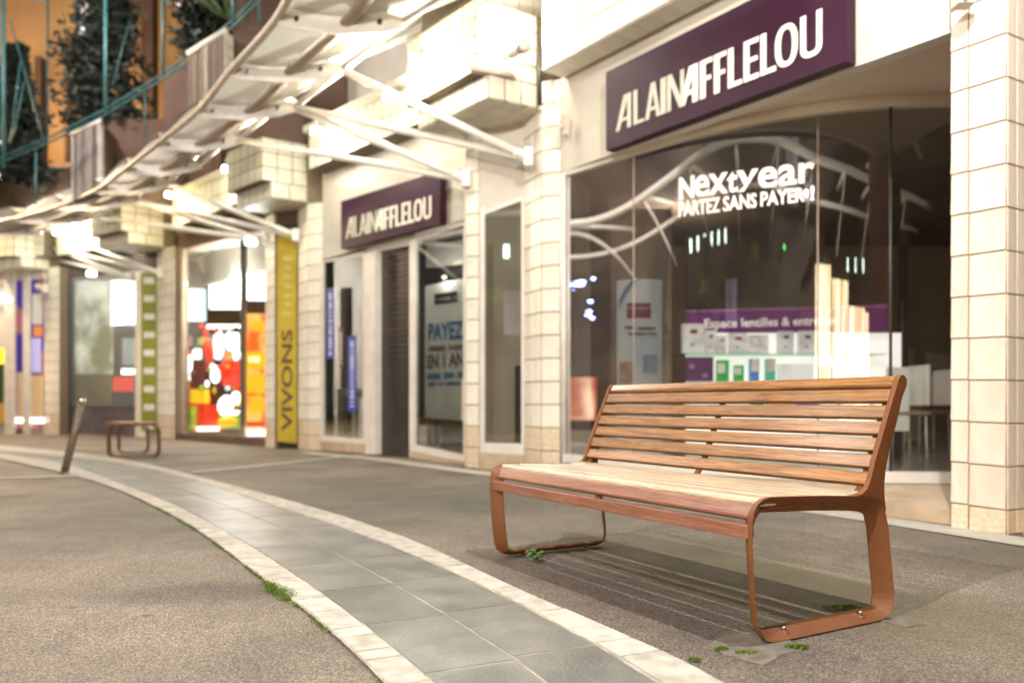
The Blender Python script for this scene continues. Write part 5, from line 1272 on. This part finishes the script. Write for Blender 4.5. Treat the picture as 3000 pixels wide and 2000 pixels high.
# netting posts and rails
nt_ = thing('terrace_railing', P3(100,400,15.5), 'teal steel posts and double handrail with netting along the terrace', 'railing')
rail = [P3(-120,500,16.5),P3(0,462,16.0),P3(150,400,15.6),P3(310,320,15.1),P3(480,215,14.4),P3(600,130,13.7),P3(690,55,13.0),P3(800,-60,12.4)]
tube('handrail', rail, .020, M['teal_pipe'], nt_, 8); tube('handrail', [p+Vector((0,0,-.10)) for p in rail], .020, M['teal_pipe'], nt_, 8)
for px, y0_, y1_, d_, r_ in ((10,-60,490,16.0,.055),(140,-60,395,17.5,.03),(228,-60,120,17.3,.04),(310,-60,330,15.1,.05),(478,-60,220,14.4,.04),(685,-60,65,13.0,.05),(105,440,600,15.8,.025),(425,260,420,14.7,.02),(760,-60,60,12.9,.03)):
    tube('post', [P3(px,y1_,d_), P3(px,y0_,d_)], r_*.75, M['teal_pipe'], nt_, 8)
for a, b in (((30,60),(130,420)),((60,180),(30,420)),((20,130),(0,120)),((100,0),(140,12)),((690,60),(760,0)),((330,250),(380,60)),((40,400),(70,240))):
    tube('stay', [P3(a[0],a[1],16.2), P3(b[0],b[1],16.2)], .014, M['teal_pipe'], nt_, 6)
def fir(px, ytop, ybase, d, wpx, label, n=2600, lean=0):
    base = P3(px, ybase, d); top = P3(px+lean, ytop, d); H_ = top.z-base.z; R_ = wpx/F*d/2
    t = thing('fir_tree', base, label, 'tree')
    tube('trunk', [base, base.lerp(top, .5), top], .07, M['bark'], t, 8, r2=.015)
    v, f = [], []
    rnd_ = random.Random(int(px)+3)
    for tier in range(34):
        h = tier/34; z = base.z+H_*(.04+.95*h); rr = R_*(1-h)**.75*rnd_.uniform(.65,1.15)
        for b in range(34):
            a = rnd_.uniform(0,6.28); l = rr*rnd_.uniform(.6,1.12); cx_, cy_ = base.x+(top.x-base.x)*h, base.y
            tip = Vector((cx_+math.cos(a)*l, cy_+math.sin(a)*l, z-.28*l)); root = Vector((cx_,cy_,z))
            for k in range(9):
                p = root.lerp(tip, .2+.8*k/8)+Vector((rnd_.gauss(0,.05),rnd_.gauss(0,.05),rnd_.gauss(0,.04))); s_ = .125*rnd_.uniform(.6,1.4)
                d1 = Vector((rnd_.gauss(0,1),rnd_.gauss(0,1),rnd_.gauss(0,.5))).normalized()*s_; d2 = Vector((rnd_.gauss(0,1),rnd_.gauss(0,1),rnd_.gauss(0,1))).normalized()*s_*.45
                i = len(v); v += [p, p+d1+d2, p+d1*1.3, p+d1-d2]; f.append((i,i+1,i+2,i+3))
    mk('crown', v, f, M['foliage'], t)
    # small lamps and baubles
    for k in range(3):
        h = rnd_.uniform(.1,.8); a = rnd_.uniform(3.6,5.8); rr = R_*(1-h)**.75; c = Vector((base.x+(top.x-base.x)*h+math.cos(a)*rr*.8, base.y+math.sin(a)*rr, base.z+H_*h))
        blobmesh('bauble', c, (.035,.035,.035), M['bauble'], t, 5)
    return t
M['bauble'] = mat('tree_light', (.7,.65,.9), .3, emit=(.85,.8,1), estr=.7)
fir(300, -330, 375, 17.2, 300, 'large dark fir tree behind the white planter on the terrace', lean=20)
fir(50, 135, 520, 17.8, 175, 'slender dark fir tree at the left edge with a bent top', lean=-4)
fir(610, -400, 150, 14.6, 230, 'dark fir tree behind the beige planter at the canopy rim')
pm_ = thing('palm_plant', P3(665,70,13.8), 'spiky green plant beside the teal post at the top', 'plant')
bp_ = P3(668,60,13.8)
for k in range(26):
    a = random.uniform(-1.1,1.1); l = random.uniform(.6,1.1); tip = bp_+Vector((math.sin(a)*l, random.uniform(-.4,.2), math.cos(a)*l)); sd = Vector((math.cos(a),0,-math.sin(a)))*.02
    mk('leaf', [bp_-sd*.4, bp_+sd*.4, bp_.lerp(tip,.5)+sd, tip, bp_.lerp(tip,.5)-sd], [(0,1,2,3,4)], M['foliage_p'], pm_)

M['blue_lamp'] = mat('blue_festoon', (.2,.25,.9), .4, emit=(.3,.4,1), estr=14)
M['green_lamp'] = mat('green_signal', (.05,.7,.1), .4, emit=(.05,1,.15), estr=6)
# ------------------------------------------------------------------ other side of the street (seen only as reflections)
M['opp'] = mat('dark_opposite_wall', (.018,.012,.010), .9, (.06,.044,.032), .35, 3, contrast=(.45,.6))
opp = thing('opposite_building', (-6,-6,0), 'dark opposite building with warm shop windows, behind the camera', 'building')
OP = [(-14,12),(-11,5.5),(-8,0),(-4.5,-4.5),(0,-8),(6,-10),(14,-11)]
for a, b in zip(OP, OP[1:]): wallp('wall', a, b, 0, 14, .3, M['opp'], opp)
M['warmwin'] = mat('lit_shop_window', (.9,.6,.3), .5, (.2,.1,.04), 2.2, 5, stretch=(1.5,1.5,.25), emit=(1,.72,.38), estr=1.0)
def litwin(nm, sc, lo, hi, st):
    m = bpy.data.materials.new(nm); m.use_nodes = True; N = m.node_tree.nodes; L = m.node_tree.links; b = N['Principled BSDF']
    tc = N.new('ShaderNodeTexCoord'); mp = N.new('ShaderNodeMapping'); mp.inputs['Scale'].default_value = (sc,sc,sc*.18); L.new(tc.outputs['Object'], mp.inputs[0])
    nz = N.new('ShaderNodeTexNoise'); nz.inputs['Scale'].default_value = 1; nz.inputs['Detail'].default_value = 5; L.new(mp.outputs[0], nz.inputs[0])
    rp = N.new('ShaderNodeValToRGB'); rp.color_ramp.elements[0].position = .36; rp.color_ramp.elements[0].color = (*lo,1); rp.color_ramp.elements[1].position = .62; rp.color_ramp.elements[1].color = (*hi,1)
    L.new(nz.outputs[0], rp.inputs[0]); L.new(rp.outputs[0], b.inputs['Emission Color']); b.inputs['Emission Strength'].default_value = st; b.inputs['Base Color'].default_value = (.1,.08,.06,1); return m
M['warmwin'] = litwin('lit_shop_window', 2.6, (.55,.26,.06), (1,.84,.55), 7.5)
M['redwin'] = litwin('red_lit_window', 3.5, (.22,.02,.01), (1,.72,.45), 1.6)
M['bluewin'] = litwin('dim_window', 1.2, (.03,.02,.03), (.30,.25,.45), 1.2)
for a, b, z0_, z1_, mm in (((-4.4,-4.75),(-2.95,-5.9),.3,4.0,'warmwin'),((-2.8,-6.0),(-1.25,-7.2),.3,3.7,'warmwin'),((-1.1,-7.3),(.6,-8.2),.3,3.1,'warmwin'),((.75,-8.3),(2.3,-8.8),.3,3.0,'warmwin'),((2.4,-8.85),(3.6,-9.2),.3,2.9,'warmwin'),((4.6,-9.5),(5.4,-9.8),.3,3.4,'bluewin'),
    ((-13.9,11.8),(-13.5,10.95),.3,1.5,'redwin'),((-9.6,2.9),(-9.1,2.0),2.5,3.6,'bluewin'),((-8.6,1.1),(-8.2,.4),.4,1.4,'bluewin'),((-6.4,-2.1),(-5.6,-3.1),5.2,7.2,'bluewin')):
    a2, b2 = off(a, b, .35); wallp('lit_window', a2, b2, z0_, z1_, .05, M[mm], opp)
def olamp(x, y, z, k):
    o = tube('wall_lamp', [(x,y,z),(x,y,z-.32)], .07, M['lens_g'], None, 10); tag(o, 'greenish lamp in a row on the opposite building front', 'lamp', 'lamps across the street')
for k in range(6): t_ = k/5; olamp(-10.6+1.6*t_, 5.8-2.6*t_, 4.7, k)
for k in range(6): t_ = k/5; olamp(-1.0+4.2*t_, -6.6-1.7*t_, 4.2, k)
def hang(x, y, z, k, lb):
    t = thing('hanging_decoration', (x,y,z), lb, 'decoration'); rr = random.Random(k)
    for nm, mm, z0_, z1_, w0, cnt in (('dark_foliage', M['blue_leaf'], -.15, .75, .30, 700), ('yellow_foliage', M['yellow_leaf'], -.28, -.02, .36, 380)):
        v, f = [], []
        for _ in range(cnt):
            h = rr.random(); R_ = w0*(1-.85*h) if nm == 'dark_foliage' else w0*(1-.3*h); a = rr.uniform(0,6.28); q_ = R_*rr.uniform(.5,1)
            c = Vector((x+math.cos(a)*q_, y+math.sin(a)*q_, z+z0_+(z1_-z0_)*h)); d1 = Vector((rr.gauss(0,1),rr.gauss(0,1),rr.gauss(0,1))).normalized()*.05; d2 = Vector((rr.gauss(0,1),rr.gauss(0,1),rr.gauss(0,1))).normalized()*.03
            i = len(v); v += [c-d1, c+d2, c+d1, c-d2]; f.append((i,i+1,i+2,i+3))
        mk(nm, v, f, mm, t)
    tube('cable', [(x,y,z+.7),(x,y,z+2.2)], .01, M['black'], t, 5)
M['blue_leaf'] = mat('blue_green_leaf', (.02,.05,.07), .6, (.03,.07,.04), 9); M['yellow_leaf'] = mat('yellow_green_leaf', (.25,.26,.03), .6, (.12,.2,.03), 9)
hang(-6.2, 5.5, 3.1, 1, 'hanging blue and yellow leafy cone over the street, reflected above the purple banner')
hang(-4.7, 2.8, 3.6, 2, 'hanging blue and yellow leafy cone reflected below the window lettering')
hang(3.2, -1.5, 2.9, 3, 'hanging leafy cone reflected at the dark right end of the bow window')
for k in range(14):
    ob = blobmesh('blue_light', (-12.6+random.uniform(-.15,.15), 11.3+random.uniform(-.3,.3), 3.0+k*.09), (.035,.035,.035), M['blue_lamp'], None, 5); tag(ob, 'tiny blue festoon light across the street, reflected in the left of the bow window', 'light', 'blue festoon lights')
ob = blobmesh('green_light', (-6.0, -1.5, 4.2), (.10,.10,.07), M['green_lamp'], None, 6); tag(ob, 'single green light across the street reflected in the bow window', 'light')
OR = [(-12.5,13.2),(-10.5,10.6),(-7.6,7.7),(-5.0,5.0),(-3.4,2.0),(-1.9,-1.0),(.6,-3.3),(3.3,-5),(8,-6.5)]
oc = thing('opposite_canopy', (-3,-1,4.7), 'tubular canopy frame across the street, behind the camera', 'canopy')
M['tubelit'] = M['canopy_steel']
orv = [Vector((x,y,5.25)) for x, y in OR]; ol = resample(orv, 40)
tube('rim_tube', ol, .09, M['canopy_steel'], oc, 10)
onv = [Vector((x-1.2,y-1.0,4.85)) for x, y in OR]; tube('purlin_tube', resample(onv, 40), .06, M['canopy_steel'], oc, 8)
for i in range(0, 40, 4):
    p = ol[i]; d = (ol[min(i+1,39)]-ol[max(i-1,0)]).normalized(); n_ = Vector((-d.y,d.x,0))
    if n_.dot(Vector((4,6,0))-p) > 0: n_ = -n_
    tube('strut_tube', [p, p+n_*2.6+Vector((0,0,-1.2))], .045, M['canopy_steel'], oc, 8); tube('rafter', [p, p+n_*2.4+Vector((0,0,.2))], .06, M['canopy_steel'], oc, 8)
# lamp bodies for the lamps that light the bench
for loc, lb in (((-2.9,-1.0,4.75),'floodlight of the opposite canopy that throws the slatted bench shadow'),((1.45,2.35,4.8),'lamp hanging over the pavement above the bench')):
    t = thing('hanging_floodlight', (loc[0],loc[1],loc[2]+.2), lb, 'floodlight')
    box('housing', (loc[0],loc[1],loc[2]+.16), (.3,.2,.08), M['housing'], t); tube('rod', [Vector(loc)+Vector((0,0,.2)), Vector(loc)+Vector((0,0,.9))], .012, M['housing'], t, 6)
